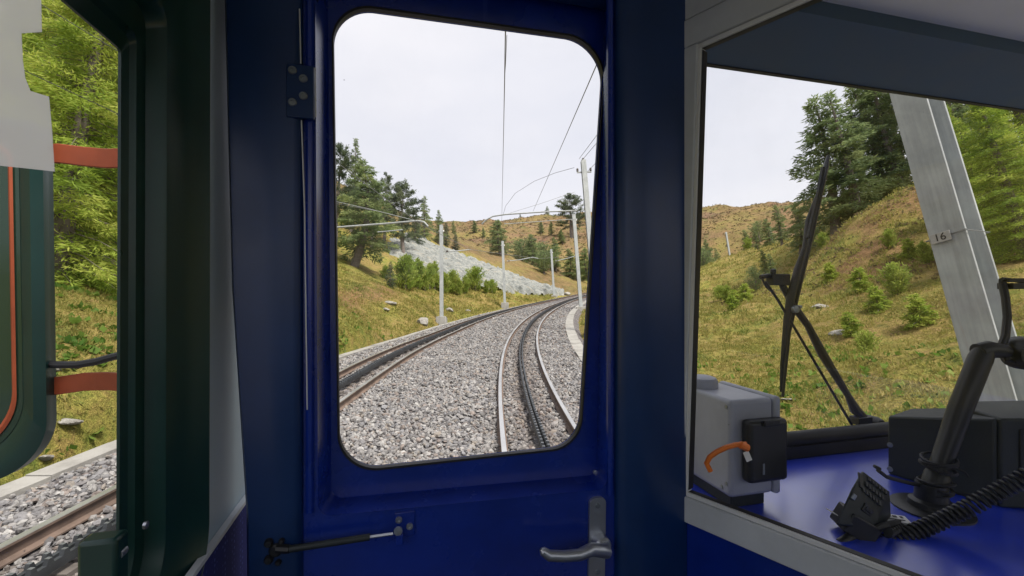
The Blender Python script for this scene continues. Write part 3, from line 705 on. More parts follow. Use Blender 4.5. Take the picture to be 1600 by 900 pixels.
for (px, Y, H, wd, pr, nm, lb) in [
    (1308, 34, 12.9, 1.5, 'larch', 'larch_tree', 'big grey green larch, leftmost of the group above the wiper'),
    (1345, 33, 12.0, 1.3, 'larch_b', 'larch_tree', 'larch with bare lower trunk beside the big leftmost larch'),
    (1385, 36, 12.8, 1.2, 'larch', 'larch_tree', 'larch in the middle of the group behind the mound'),
    (1418, 34, 12.2, 1.3, 'larch_b', 'larch_tree', 'larch just left of the numbered mast'),
    (1425, 37, 12.5, 1.1, 'pine', 'pine_tree', 'dark pine hidden behind the numbered mast'),
    (1500, 32, 12.0, 1.2, 'pine', 'pine_tree', 'dark pine right of the numbered mast top'),
    (1545, 27, 11.0, 1.2, 'larch', 'larch_tree', 'larch behind the bright ones right of the mast'),
    (1600, 30, 13.0, 1.2, 'pine_b', 'pine_tree', 'dark pine at the right edge of the windscreen'),
    (1560, 15.5, 5.2, 1.3, 'larch_near_a', 'larch_tree', 'bright yellow green larch close beyond the numbered mast'),
    (1605, 13.5, 5.8, 1.3, 'larch_near_b', 'larch_tree', 'bright yellow green larch at the right picture edge'),
    (1660, 16, 8.5, 1.2, 'larch_near_a', 'larch_tree', 'larch just outside the right edge'),
    (1525, 20, 6.0, 1.2, 'larch_near_b', 'larch_tree', 'green larch on the mound right behind the mast'),
    (1250, 40, 4.4, 1.5, 'larch', 'larch_tree', 'small tree under the left side of the big larch'),
    (1222, 48, 4.6, 1.3, 'larch_b', 'larch_tree', 'slim small tree left of the big larch'),
    (1205, 55, 4.0, 1.5, 'larch', 'larch_tree', 'small tree beside the far right mast')]:
    plant(nm, pr, px, Y, H, lb, 'tree', G5, wd)
G6 = 'small green bushes on the slope seen through the windscreen'
sb = [(1110, 100, 7.0, 'larch'), (1125, 92, 6.3, 'larch_b'), (1103, 84, 5.6, 'shrub'), (1167, 105, 7.0, 'larch'), (1188, 110, 5.0, 'shrub'), (1170, 62, 2.0, 'bush'), (1185, 55, 3.2, 'larch_b'),
      (1196, 40, 2.4, 'larch'), (1182, 36, 2.0, 'shrub'), (1210, 34, 2.6, 'larch_b'), (1140, 33, 1.3, 'bush'), (1150, 30, 1.1, 'sapling'), (1127, 36, 1.2, 'bush_b'), (1145, 22, .8, 'sapling'), (1168, 24, 1.0, 'sapling'),
      (1350, 17, 1.3, 'sapling'), (1375, 14, 1.1, 'sapling'), (1405, 15, 1.4, 'bush_b'), (1440, 12, 1.1, 'sapling'), (1330, 13, .9, 'sapling'), (1395, 21, 1.2, 'bush'), (1300, 22, 1.2, 'sapling'), (1360, 10.5, .8, 'bush_b'), (1450, 17, 1.2, 'bush'), (1290, 30, 1.5, 'bush'), (1425, 19, 1.3, 'sapling')]
for k, (px, Y, H, pr) in enumerate(sb):
    where = ('up on the brown hillside' if Y > 80 else 'below the tree group left of the wiper' if px < 1225 and Y > 33 else 'on the flat grass left of the wiper' if px < 1200 else 'on the mound between wiper and numbered mast')
    how = 'knee-high' if H < 1 else 'waist-high' if H < 1.5 else 'man-high' if H < 2.5 else 'tall'
    kind_ = {'larch': 'pointed larch bush', 'larch_b': 'slim larch bush', 'shrub': 'spreading shrub', 'bush': 'bright feathery bush', 'bush_b': 'broad bright bush', 'sapling': 'dense conifer sapling'}[pr]
    nb_ = 'farther up the slope' if k % 2 else 'nearer the track'
    near_ = {0: 'above the track', 1: 'close to the far mast', 2: 'lowest of the hillside ones', 3: 'right of the far mast', 4: 'below the ridge'}.get(k, 'about %d metres off' % round(Y))
    plant('bush', pr, px, Y, H * (.75 if px > 1280 else 1), '%s %s %s, %s' % (how, kind_, where, near_), 'bush', G6, 1.2)
# small stones and boulders
def boulder(name, px, Y, s, label, flat=.5, proud=.3, grp='pale boulders in the grass'):
    X = (px - 800) / F * Y; z = gh(X, Y)
    bm = bmesh.new(); bmesh.ops.create_icosphere(bm, subdivisions=3, radius=1)
    rg = random.Random(int(px * 7 + Y)); sd = [Vector((rg.uniform(-1, 1), rg.uniform(-1, 1), rg.uniform(-1, 1))).normalized() for _ in range(14)]
    for v in bm.verts:
        c = v.co.copy(); d = min(.78 + .12 * (k % 3) for k, q in enumerate(sd) if 1) ; f = 1.
        for k, q in enumerate(sd):
            dd = c.dot(q)
            if dd > .72: f = min(f, .72 / dd)
        v.co = c * f; v.co.x *= s * rg.uniform(.98, 1.02) * 1.3; v.co.y *= s; v.co.z *= s * flat * 1.3
    me = bpy.data.meshes.new(name); bm.to_mesh(me); bm.free(); me.materials.append(M['boulder'])
    o = bpy.data.objects.new(name, me); C.objects.link(o); o.location = Tw((X, Y, z + s * flat * (proud - .3))); o.rotation_euler = (rg.uniform(-.2, .2), rg.uniform(-.2, .2), rg.uniform(0, 6))
    tag(o, label, 'boulder', grp); return o
def mat_boulder():
    m, t, b = newmat('boulder_stone'); g = N(t, 'ShaderNodeTexCoord').outputs['Object']
    r = ramp(t, noise(t, 4, 8, .7, g).outputs['Fac'], [(.3, (.16, .145, .13)), (.5, (.30, .285, .26)), (.7, (.40, .385, .35))])
    t.links.new(r.outputs[0], b.inputs['Base Color']); b.inputs['Roughness'].default_value = .9
    bump(t, noise(t, 9, 8, .7, g).outputs['Fac'], .8, .08, b); return m
M['boulder'] = mat_boulder()
boulder('boulder', 660, 24.5, .36, 'rounded pale boulder left of the first left mast foot', .8, .5)
boulder('boulder', 702, 30, .26, 'pale boulder just right of the first left mast', .7, .5)
boulder('boulder', 731, 34, .24, 'flat pale boulder between the first and second left mast', .5, .5)
boulder('boulder', 610, 25, .30, 'half buried stone high on the left bank', .4, .45)
boulder('boulder', 603, 24, .2, 'smaller half buried stone high on the left bank', .4, .45)
boulder('boulder', 885, 60, .5, 'pale boulder on the grass near the far bend', .6, .5)
boulder('boulder', 106, 5.75, .13, 'flat pale stone in the grass under the lower mirror bracket', .3, .55)
boulder('boulder', 80, 6.2, .10, 'small pale stone beside the mirror corner', .35, .55)
boulder('boulder', 72, 5.4, .09, 'lowest small stone on the grass near the kerb', .35, .55)
boulder('boulder', 1283, 17, .30, 'flat boulder behind the wiper arms', .35, .5)
boulder('boulder', 1310, 13.5, .25, 'brownish stone low on the mound right of the wiper', .35, .4)
boulder('boulder', 1232, 8.8, .16, 'flat stone in the grass just above the windscreen seal', .15, .3)

# tufts of grass and low herbs: uncountable ground cover
def tufts(name, regions, mat, size, wid, label, blades=5, up=1.0):
    Ps = []
    for (x0, x1, y0, y1, n, s) in regions:
        x = rng.uniform(x0, x1, n); y = rng.uniform(y0, y1, n); t, nn = TN(x, y)
        k = (nn > 5.75) | (nn < -2.4); x, y = x[k], y[k]
        cl = fbm(x, y, 3.0, 31, 3) + rng.normal(size=len(x)) * .5; k = cl > -.1; x, y = x[k], y[k]
        Ps.append(np.stack([x, y, np.full(len(x), s)], 1))
    Q = np.concatenate(Ps); z = ground_h(Q[:, 0], Q[:, 1]); m = len(Q)
    base = np.repeat(np.stack([Q[:, 0], Q[:, 1], z - .01], 1), blades, 0); s = np.repeat(Q[:, 2], blades) * size * rng.uniform(.5, 1.4, m * blades)
    base[:, :2] += rng.normal(size=(m * blades, 2)) * (s * .45)[:, None]
    dirs = rng.normal(size=(m * blades, 3)) * .6 + np.array(GV) * up
    tone = np.repeat(np.clip(.45 + .3 * fbm(Q[:, 0], Q[:, 1], 4., 33, 3) + rng.normal(size=m) * .15, 0, 1), blades)
    me = spray_mesh(name, base, dirs, s, tone, M[mat], wid)
    o = bpy.data.objects.new(name, me); C.objects.link(o); inT(o); tag(o, label, kind='stuff')
tufts('grass', [(-9.5, -4.6, 3, 12, 16000, .8), (-12, -3, 12, 30, 18000, 1.3), (-9, 5, 30, 58, 12000, 2.2), (2.6, 14, 4, 16, 26000, 1.), (3, 26, 16, 36, 18000, 1.8), (10, 34, 36, 70, 7000, 3.)], 'tuft', .09, .13, 'short yellow green alpine grass on the banks beside the line', 5)
tufts('low_heather', [(14, 26, 14, 34, 1500, 1.2), (-60, 90, 85, 190, 14000, 2.8)], 'heather', .11, .35, 'low dry heather and blueberry cover on mound and brown hill', 9, .6)
tufts('broad_leaf_herbs', [(-7, -4.9, 4, 9, 260, 1.), (-9, -6, 6, 12, 240, 1.2), (3.5, 9, 6, 13, 420, 1.1), (-7, -5, 12, 20, 160, 1.2)], 'herb', .10, .42, 'broad leaved green herbs in the grass near the line', 8, .5)

# ---------------------------------------------------------------- line masts, arms, wires (gravity up)
def ibeam(b, x, y, z0, z1, w=.2, tf=.018, tw=.014, taper=1.0):
    for s in (-1, 1): b.box((x, y + s * (w / 2 - tf / 2), (z0 + z1) / 2), (w, tf, z1 - z0))
    b.box((x, y, (z0 + z1) / 2), (tw, w - 2 * tf - .001, z1 - z0))
def insulator(b, p, d, n=3, r=.05):
    d = Vector(d).normalized(); prof = [(.015, 0)]
    for k in range(n): prof += [(.02, .02 + k * .05), (r, .03 + k * .05), (r * .9, .045 + k * .05), (.02, .05 + k * .05)]
    prof += [(.012, .04 + n * .05)]
    b.lathe(p, d, prof, 12)
def G(p):  # T point -> world vector
    return Tw(p)
def mast(pos, H, label, w=.2, rz=0, found=.35, arm=None, top=None, plate=None, group='overhead line masts'):
    th = Thing('line_mast', pos, label, 'mast', group, grav=True); th.e.rotation_euler = (0, 0, rz)
    b = B(); ibeam(b, 0, 0, 0, H, w); th.part('beam', b, M['galv'], bevel=.003, smooth=False, fix=False)
    if found is not None:
        b = B(); b.box((0, 0, found / 2 - .5), (w * 3.0, w * 3.0, found + 1.0)); th.part('foundation', b, M['concrete'], bevel=.03)
        b = B(); b.box((0, 0, found + .012), (w * 1.8, w * 1.8, .02))
        for i in (-1, 1):
            for j in (-1, 1): b.lathe((i * w * .75, j * w * .75, found + .02), (0, 0, 1), [(.018, 0), (.018, .035), (0, .035)], 6)
        th.part('base_plate', b, M['galv'], smooth=False)
    inv = th.e.matrix_basis.inverted(); inv = (Matrix.Translation(Tw(pos)) @ Matrix.Rotation(rz, 4, 'Z')).inverted()
    if arm:
        for (pts, r) in arm:
            b = B(); b.tube([inv @ Tw(p) for p in pts], r, 8); th.part('arm', b, M['galv'])
        b = B()
        for (pts, r) in arm[:1]:
            a = inv @ Tw(pts[0]); c = inv @ Tw(pts[1]); d = (c - a).normalized(); insulator(b, a + d * .12, d, 4, .055)
        th.part('insulator', b, M['insul'])
    if top:
        b = B(); b.box((0, 0, H - .55), (.62, .05, .05)); th.part('crossbar', b, M['galv'])
        for s in (-1, 1):
            b = B(); insulator(b, (s * .28, 0, H - .53), (0, 0, 1), 3, .05); th.part('insulator', b, M['insul'])
        b = B(); insulator(b, (0, 0, H), (0, 0, 1), 2, .05); th.part('insulator', b, M['insul'])
    else:
        b = B()
        for s in (-1, 1): b.lathe((s * (w / 2 + .03), 0, H - .45), (0, 0, 1), [(.02, 0), (.045, .02), (.045, .09), (.02, .11)], 10)
        th.part('insulator', b, M['white'])
    return th
def pt(px, py, Y): return Vector(((px - 800) / F * Y, Y, (450 - py) / F * Y))
# right side masts
mast(pt(933, 506, 17.6), 7.1, 'tallest grey steel mast with insulators on top beside the door window edge', .21, top=True, found=.4)
mast(pt(908, 484, 29), 6.6, 'grey steel mast on a concrete block, just left of the tallest mast', .22, found=.15,
     arm=[([pt(902, 329, 29), pt(850, 331, 29), pt(790, 335, 28.5), pt(770, 338, 28.5), pt(759, 344, 28.5), pt(753, 350, 28.5)], .05), ([pt(902, 342, 29), pt(845, 346, 28.8), pt(788, 350, 28.5)], .022),
          ([pt(898, 300, 29), pt(845, 318, 28.8), pt(790, 335, 28.5)], .012)])
mast(pt(930, 464, 42), 6.2, 'distant grey mast right of the tallest one at the window edge', .22, found=.2)
# left side masts
mast(pt(690, 503, 26.5), 6.1, 'grey steel mast at the left kerb, first and nearest of the left row', .2, found=.28,
     arm=[([pt(694, 393, 26.5), pt(715, 392, 27.5), pt(735, 390, 28.5)], .030)])
mast(pt(789, 478, 40), 6.1, 'second grey steel mast of the left row, in front of the rock', .22, found=.25,
     arm=[([pt(792, 408, 40), pt(812, 406, 41), pt(832, 402, 42), pt(841, 404, 42)], .035)])
mast(pt(866, 465, 54), 6.1, 'third grey steel mast of the left row, at the far end of the rock', .24, found=.25,
     arm=[([pt(868, 408, 54), pt(885, 404, 55), pt(900, 400, 56)], .035)])
mast(Vector((-6.9, 16.0, gh(-6.9, 16))), 6.6, 'left row mast hidden behind the door frame, carrying the long curved arm', .2, found=.2,
     arm=[([(-6.8, 16, 2.15), (-6.2, 16, 2.17), (-4.5, 16, 2.3), (-3.36, 16, 2.40), (-3.15, 16, 2.36), (-3.0, 16, 2.2)], .035), ([(-4.8, 16, 2.0), (-4.5, 16, 2.02), (-3.9, 16, 2.08)], .022), ([(-6.8, 16, 3.2), (-5, 16, 2.8), (-3.5, 16, 2.42)], .010)])
mast(pt(1143, 417, 79), 6.5, 'far slender mast on the grassy slope, left one of the far pair', .26, found=.3)
mast(pt(1212, 405, 92), 7.0, 'far slender mast partly behind the small trees, right one of the far pair', .26, found=.3)
mast(pt(1256, 410, 108), 5.5, 'farthest little mast hidden behind the tree group', .26, found=.3)

# numbered mast beside the cab
th = Thing('line_mast', (3.385, 2.59, -2.5), 'big galvanised mast close outside the windscreen carrying a number plate', 'mast', 'overhead line masts', grav=True)
th.e.rotation_euler = (0, 0, math.radians(108))
b = B(); ibeam(b, 0, 0, -.3, 8.2, .22, .020, .014); th.part('beam', b, M['galv'], bevel=.004, fix=False, smooth=False)
b = B(); b.box((0, 0, -.3), (.65, .65, .6)); th.part('foundation', b, M['concrete'], bevel=.03)
inv = (Matrix.Translation(Tw((3.385, 2.59, -2.5))) @ Matrix.Rotation(math.radians(108), 4, 'Z')).inverted()
pc = inv @ Tw(pt(1478, 372, 3.30)); pz = pc.z
b = B()
loop = [(-.125, -.125), (.125, -.125), (.125, .125), (-.125, .125)]
b.tube([(x, y, pz + (.002 if i else 0)) for i, (x, y) in enumerate(loop + [loop[0]])], .0035, 6)
b.tube([(.10, .128, pz + .010), (-.04, .131, pz + .006), (-.125, .128, pz + .010)], .003, 6)
strap = th.part('wire_strap', b, M['wire'])
b = B(); b.box((.030, .131, pz), (.125, .007, .072)); plate = th.part('number_plate', b, M['plate'], bevel=.003)
cu = bpy.data.curves.new('number', 'FONT'); cu.body = '16'; cu.size = .075; cu.extrude = .0012; cu.align_x = 'CENTER'; cu.align_y = 'CENTER'
tmp = bpy.data.objects.new('number', cu); C.objects.link(tmp)
bpy.context.view_layer.update()
me = bpy.data.meshes.new_from_object(tmp.evaluated_get(bpy.context.evaluated_depsgraph_get())); bpy.data.objects.remove(tmp)
me.materials.clear(); me.materials.append(M['rubber']); no = bpy.data.objects.new('number', me); C.objects.link(no); no.parent = plate
no.location = (.030, .1362, pz); no.rotation_euler = (math.radians(90), 0, math.pi)
# wires: each its own thing
def wire(name, pts, r, label, cat='wire', group='overhead wires', sag=0, mat='wire'):
    P_ = [Vector(p) for p in pts]; out = []
    if len(P_) == 2 :
        for k in range(13):
            f = k / 12; q = P_[0].lerp(P_[1], f) - GV * (4 * sag * f * (1 - f)); out.append(q)
    else: out = P_
    b = B(); b.tube(out, r, 6); o = b.build(name, M[mat]); inT(o); tag(o, label, cat, group)
wire('contact_wire', [(-.02, 2.0, 2.86), pt(790, 40, 5.0), pt(787, 200, 11), pt(784, 345, 28.5)], .0085, 'overhead contact wire running straight down the middle of the door window')
wire('contact_wire', [(1.2, 2.0, 2.95), pt(934, 97, 6.5), pt(880, 222, 12.5), pt(833, 330, 28.5)], .0085, 'overhead contact wire slanting across the right part of the door window')
wire('dropper_cable', [pt(792, 55, 5.3), pt(790, 100, 6.2), pt(788, 130, 7.2)], .004, 'short loose cable hanging beside the middle contact wire')
wire('contact_wire', [pt(784, 345, 28.5), pt(828, 372, 45), pt(880, 385, 60)], .012, 'far contact wire following the bend behind the first arm')
wire('contact_wire', [(-3.5, -4, 2.75), (-3.36, 16, 2.34)], .009, 'outer contact wire above the left track', sag=.05)
wire('contact_wire', [(-3.36, 16, 2.34), pt(735, 390, 28.5), pt(841, 404, 42), pt(900, 400, 56)], .012, 'contact wire on the small arms of the left row')
wire('feeder_wire', [pt(905, 248, 17.6), pt(935, 208, 12)], .008, 'thin upper feeder wire from the tallest mast top', sag=0)
wire('feeder_wire', [pt(908, 252, 17.6), pt(942, 212, 12)], .008, 'thin lower feeder wire from the tallest mast top', sag=0)
wire('feeder_wire', [pt(918, 268, 17.6), pt(945, 240, 13)], .008, 'short feeder wire from the right insulator of the tallest mast', sag=0)
wire('feeder_wire', [pt(897, 262, 17.6), pt(868, 270, 19), pt(835, 283, 22), pt(805, 302, 25), pt(790, 322, 27.5), pt(786, 336, 28.5)], .009, 'curved slack cable hanging from tallest mast to the arm')
wire('guy_wire', [(-6.8, 16, 3.6), pt(525, 318, 16), pt(590, 330, 16.1), pt(668, 350, 16.2)], .008, 'guy wire above the curved arm on the left')
wire('feeder_wire', [pt(-10, -38, 8.0), pt(250, 120, 8.0)], .007, 'upper dark cable crossing the larches in the left window', mat='wirecable')
wire('feeder_wire', [pt(-10, 88, 7.6), pt(250, 208, 8.4)], .006, 'lower dark cable crossing the larches in the left window', mat='wirecable')

# ================================================================ the train cab, built in its own plan frame (u right, v forward)
FV = Vector((-.25, .968, 0)); RV = Vector((.968, .25, 0))
FV.normalize(); RV = Vector((FV.y, -FV.x, 0))
def U(u, v, z): return RV * u + FV * v + Vector((0, 0, z))
def ray(px, py): return Vector(((px - 800) / F, 1, (450 - py) / F))
def onv(px, py, v0):
    """point on the cab plane v = v0 seen at that place of the photograph -> (u, z)"""
    d = ray(px, py); k = v0 / d.dot(FV); d = d * k; return d.dot(RV), d.z
def onu(px, py, u0):
    d = ray(px, py); k = u0 / d.dot(RV); d = d * k; return d.dot(FV), d.z
def rounded(pts, rad, seg=8):
    out = []; n = len(pts); rad = rad if isinstance(rad, (list, tuple)) else [rad] * n
    for i in range(n):
        p = Vector((*pts[i], 0)); a = (Vector((*pts[i - 1], 0)) - p); c = (Vector((*pts[(i + 1) % n], 0)) - p)
        an = a.normalized(); cn = c.normalized(); th_ = an.angle(cn); r = rad[i]; d = r / math.tan(th_ / 2)
        s, e = p + an * d, p + cn * d; cen = p + (an + cn).normalized() * (r / math.sin(th_ / 2))
        for k in range(seg + 1):
            f = k / seg; q = (s - cen).lerp(e - cen, f); q = q.normalized() * r if r > 1e-6 else q; w_ = cen + q; out.append((w_.x, w_.y))
    return out
def loft(b, la, lb_):
    n = len(la); b.add(list(la) + list(lb_), [(i, (i + 1) % n, n + (i + 1) % n, n + i) for i in range(n)])
Rt = Matrix((RV, FV, Vector((0, 0, 1)))).transposed()      # U axes as columns
def ubox(b, u0, u1, v0, v1, z0, z1): b.box(U((u0 + u1) / 2, (v0 + v1) / 2, (z0 + z1) / 2), (abs(u1 - u0), abs(v1 - v0), abs(z1 - z0)), Rt); return b
ZT, ZB = .62, -1.25

# --- the front door
V0, V1 = .712, .757
dth = Thing('front_door', U(.13, V0, ZB), 'dark blue cab front door with large rounded window, steel lever handle and strut', 'door')
hole = [onv(497, 806, V0), onv(947, 763, V0), onv(960, -60, V0), onv(492, -60, V0)]
hole_i = [onv(518, 779, V1), onv(932, 742, V1), onv(944, -40, V1), onv(512, -40, V1)]
win = [onv(531, 737, V1), onv(905, 697, V1), onv(946, 65, V1), onv(520, 6, V1)]
LA = rounded(hole, [.018, .018, .02, .02]); LB = rounded(hole_i, [.018, .018, .02, .02]); LW = rounded(win, [.062, .058, .072, .062], 14)
b = B(); outer = [(onv(470, 450, V0)[0], ZB), (.50, ZB), (.50, ZT), (onv(470, 450, V0)[0], ZT)]
b.face_hole([U(u, V0, z) for u, z in outer], [U(u, V0, z) for u, z in LA])
prev = [U(u, V0, z) for u, z in LA]
for f, g in ((.02, -.055), (.05, -.065), (.09, -.03), (.14, .08), (.35, .36), (.62, .70), (.82, .91), (.93, .98), (1, 1)):
    cur = [U(a[0] * (1 - f) + c[0] * f, V0 + (V1 - V0) * g, a[1] * (1 - f) + c[1] * f) for a, c in zip(LA, LB)]
    loft(b, prev, cur); prev = cur
b.face_hole(prev, [U(u, V1, z) for u, z in LW]); loft(b, [U(u, V1, z) for u, z in LW], [U(u, V1 + .009, z) for u, z in LW])
b.face_hole([U(u, V1 + .011, z) for u, z in outer], [U(u, V1 + .011, z) for u, z in LW])
leaf = dth.part('leaf', b, M['blue'], ang=40); wn = leaf.modifiers.new('wn', 'WEIGHTED_NORMAL'); wn.keep_sharp = True; wn.weight = 100
# raised rims beside the window recess
b = B()
b.tube([U(*onv(484, y, V0 - .001)[:1], V0 - .001, onv(484, y, V0)[1]) for y in (800, 500, 200, -80)], .006, 8)
b.tube([U(onv(953, y, V0 - .001)[0], V0 - .001, onv(953, y, V0)[1]) for y in (772, 500, 200, -80)], .006, 8)
dth.part('edge_bead', b, M['blue'])
LG = rounded(win, [.062, .058, .072, .062], 14)
cen = Vector((sum(p[0] for p in LG) / len(LG), sum(p[1] for p in LG) / len(LG)))
def scl(loop, d):
    out = []
    for u, z in loop:
        q = Vector((u, z)) - cen; out.append(tuple(cen + q * (1 + d / q.length)))
    return out
b = B()
a0, a1, a2, a3 = scl(LG, .0045), scl(LG, .0035), scl(LG, -.0005), scl(LG, -.0008)
loft(b, [U(u, V1 - .0005, z) for u, z in a0], [U(u, V1 - .0035, z) for u, z in a1]); loft(b, [U(u, V1 - .0035, z) for u, z in a1], [U(u, V1 - .0035, z) for u, z in a2])
loft(b, [U(u, V1 - .0035, z) for u, z in a2], [U(u, V1 + .006, z) for u, z in a3])
dth.part('window_gasket', b, M['rubber'], ang=60)
b = B(); b.face_hole([U(u, V1 + .007, z) for u, z in LG], None); dth.part('window_pane', b, M['glass'], smooth=False, fix=False)
# lever handle
def dpt(px, py, v): u, z = onv(px, py, v); return U(u, v, z)
vh = V0 - .006
pl = rounded([onv(919, 925, vh), onv(945, 920, vh), onv(947, 777, vh), onv(922, 779, vh)], .010, 6)
b = B(); fr_ = [U(u, vh, z) for u, z in pl]; bk_ = [U(u, V0 + .001, z) for u, z in pl]; b.face_hole(fr_, None); loft(b, fr_, bk_)
hp = dth.part('handle_plate', b, M['steel'], bevel=.0015)
b = B()
hub = dpt(936, 846, vh)
b.lathe(hub, -FV, [(.015, 0), (.015, .016), (.012, .02), (.0, .021)], 20)
b.tube([hub - FV * .012, hub - FV * .030 + Vector((-.002, 0, 0)), dpt(925, 858, V0 - .04), dpt(905, 867, V0 - .045), dpt(880, 869, V0 - .045), dpt(858, 868, V0 - .045), dpt(848, 861, V0 - .043), dpt(845, 858, V0 - .042)],
       [.010, .011, .0105, .009, .0085, .0085, .007, .003], 14, flat=1.0)
lev = dth.sub('lever', b, M['steel'], hp)
b = B()
for (x, y) in ((934, 790), (934, 893)): b.lathe(dpt(x, y, vh), -FV, [(.0045, 0), (.004, .002), (0, .0022)], 12)
dth.sub('screw', b, M['screw'], hp)
# strut
b = B(); A = dpt(452, 858, V0 - .022); E = dpt(578, 839, V0 - .022); b.tube([A, E], .0048, 12)
stt = dth.part('strut', b, M['console'])
b = B(); b.tube([E, dpt(614, 834, V0 - .022)], .0022, 8); dth.sub('strut_rod', b, M['steel'], stt)
b = B()
for (x, y, r) in ((421, 846, .006), (441, 843, .004), (432, 857, .009), (421, 872, .006), (436, 876, .004)): b.lathe(dpt(x, y, V0 - .012), -FV, [(r, 0), (r, .006), (r * .7, .009), (0, .0095)], 14)
b.tube([dpt(432, 857, V0 - .02), A], .006, 8)
dth.sub('strut_mount', b, M['plastic'], stt)
b = B(); u0, z0 = onv(617, 838, V0); u1, z1 = onv(648, 797, V0); ubox(b, u0, u1, V0 - .003, V0 + .001, z0, z1); ubox(b, u0 + .001, u0 + .012, V0 - .02, V0, z0 - .004, z0 + .012)
br = dth.part('strut_bracket', b, M['blue'], bevel=.001)
for (x, y, m_) in ((623, 812, 'screw'), (640, 822, 'screw'), (622, 829, 'bolt')):
    b = B(); b.lathe(dpt(x, y, V0 - .003 if m_ == 'screw' else V0 - .02), -FV, [(.0052, 0), (.0052, .002), (.0045, .003), (.0022, .003), (.002, .001), (0, .001)] if m_ == 'screw' else [(.0062, 0), (.0062, .003), (0, .0035)], 16)
    dth.sub('screw', b, M['steel'], br)
b = B(); b.lathe(dpt(929, 737, V1 - .001), -FV, [(.004, 0), (.004, .004), (0, .005)], 10); dth.part('stud', b, M['steel'])

# --- frame around the door
VF = V0 - .014
fth = Thing('door_frame', U(-.17, VF, ZB), 'dark blue black door frame pillar with hinge between the grey side panel and door', 'door frame')
b = B()
lt = [onv(345, 0, VF)[0], onv(357, 450, VF)[0], onv(380, 800, VF)[0]]
pz_ = [(onv(345, 0, VF)[1] + .0, lt[0]), (0, lt[1]), (onv(380, 800, VF)[1], lt[2])]
ur = onv(471, 450, VF)[0]
prof_z = [ZT, .41, 0, -.32, ZB]; prof_u = [lt[0] - .002, lt[0], lt[1], lt[2], lt[2] + .01]
rings = []
for z, u in zip(prof_z, prof_u):
    rings.append([U(u, VF + .10, z), U(u, VF + .014, z), U(u + .006, VF + .002, z), U(u + .04, VF, z), U(ur - .012, VF, z), U(ur - .004, VF + .003, z), U(ur, VF + .012, z), U(ur, VF + .10, z)])
b.ring_sweep(rings); fth.part('pillar', b, M['blue_dark'], ang=50)
# right pillar: soft rounded column
b = B(); pu0, pu1 = onv(966, 450, VF)[0], .512
pr_ = [(pu0, V0 + .03), (pu0, VF + .010), (pu0 + .006, VF + .002), (pu0 + .02, VF - .002), (pu0 + .036, VF - .004), (pu0 + .054, VF - .004), (pu0 + .072, VF), (pu1 - .015, VF + .008), (pu1, VF + .012), (pu1, V0 + .05)]
b.ring_sweep([[U(u, v, z) for u, v in pr_] for z in (ZB, ZT)]); fth.part('pillar', b, M['blue_dark'], ang=50)
# hinge with four screws
hz0, hz1 = onv(470, 185, VF)[1], onv(470, 103, VF)[1]
b = B(); ubox(b, onv(448, 140, VF)[0], onv(491, 140, VF)[0], VF - .0035, VF + .004, hz0, hz1); hg = fth.part('hinge', b, M['blue_dark'], bevel=.0012)
for (x, y) in ((457, 110), (474, 123), (474, 150), (457, 160)):
    b = B(); b.lathe(dpt(x, y, VF - .0035), -FV, [(.0058, 0), (.0058, .0015), (.0048, .0028), (.0026, .0028), (.0022, .0008), (0, .0008)], 20); fth.sub('screw', b, M['screw'], hg)
b = B()
for (x0, y0, x1, y1, vv) in ((468, 14, 470, 99, VF - .001), (471, 188, 476, 330, VF - .001), (476, 330, 480, 640, VF - .0005), (492.5, 106, 493.5, 183, VF - .004)): b.tube([dpt(x0, y0, vv), dpt(x1, y1, vv)], .0010, 6)
fth.part('edge_highlight', b, M['blueedge'] if 'blueedge' in M else M['alu'])  # pale strips stand in for highlights along the gap and hinge edges
# door lintel above
b = B(); ubox(b, -.16, .50, VF + .008, V0 + .03, .50, .60); fth.part('lintel', b, M['blue_dark'], bevel=.004)

# --- left side wall and its window
UW, UG = -.245, -.30
vA = onu(186, 450, UG)[0]
inner = [(-.5, -.345), (vA, -.345), (vA + .004, .268), (-.5, .268)]
vB = onu(328, 450, UW + .006)[0]
outerL = [(-.6, -.40), (vB - .004, -.40), (vB, .46), (-.6, .46)]
seg = 12
LI = rounded(inner, [.05, .055, .004, .05], seg); LO = rounded(outerL, [.09, .10, .06, .09], seg)
wth = Thing('side_window', U(UW, .2, -.4), 'side window on the left with broad dark green moulded frame', 'window')
b = B(); steps = [(0, UG - .003), (0, UG), (.10, UG + .004), (.13, UG + .010), (.30, UG + .013), (.34, UG + .030), (.36, UG + .033), (.60, UG + .040), (.82, UG + .052), (.95, UW + .008), (1.0, UW + .007), (1.0, UW - .004)]
prev = None
for f, uu in steps:
    cur = [U(uu, a[0] * (1 - f) + c[0] * f, a[1] * (1 - f) + c[1] * f) for a, c in zip(LI, LO)]
    if prev: loft(b, prev, cur)
    prev = cur
wth.part('frame', b, M['green'], ang=30)
b = B(); b.face_hole([U(UG - .002, v, z) for v, z in LI], None); pane = wth.part('pane', b, M['glass'], smooth=False, fix=False)
b = B(); p0 = Vector(U(*(lambda q: (UG + .006, q[0], q[1]))(onu(160, 880, UG + .006))))
q0 = onu(122, 875, UG + .02); q1 = onu(190, 850, UG + .02)
vq0, vq1 = onu(120, 870, UG + .002)[0], onu(203, 870, UG + .034)[0]; zt_ = onu(150, 850, UG + .02)[1]
ubox(b, UG + .001, UG + .034, vq0, vq1, -.37, zt_); lt_ = wth.part('latch', b, M['green'], bevel=.004)
b = B(); b.lathe(U(UG + .034, vq0 + .05, zt_ - .012), RV, [(.004, 0), (.004, .003), (0, .004)], 12); b.lathe(U(UG + .030, vq1 - .005, zt_ - .02), -FV, [(.0055, 0), (.0055, .01), (0, .011)], 12)
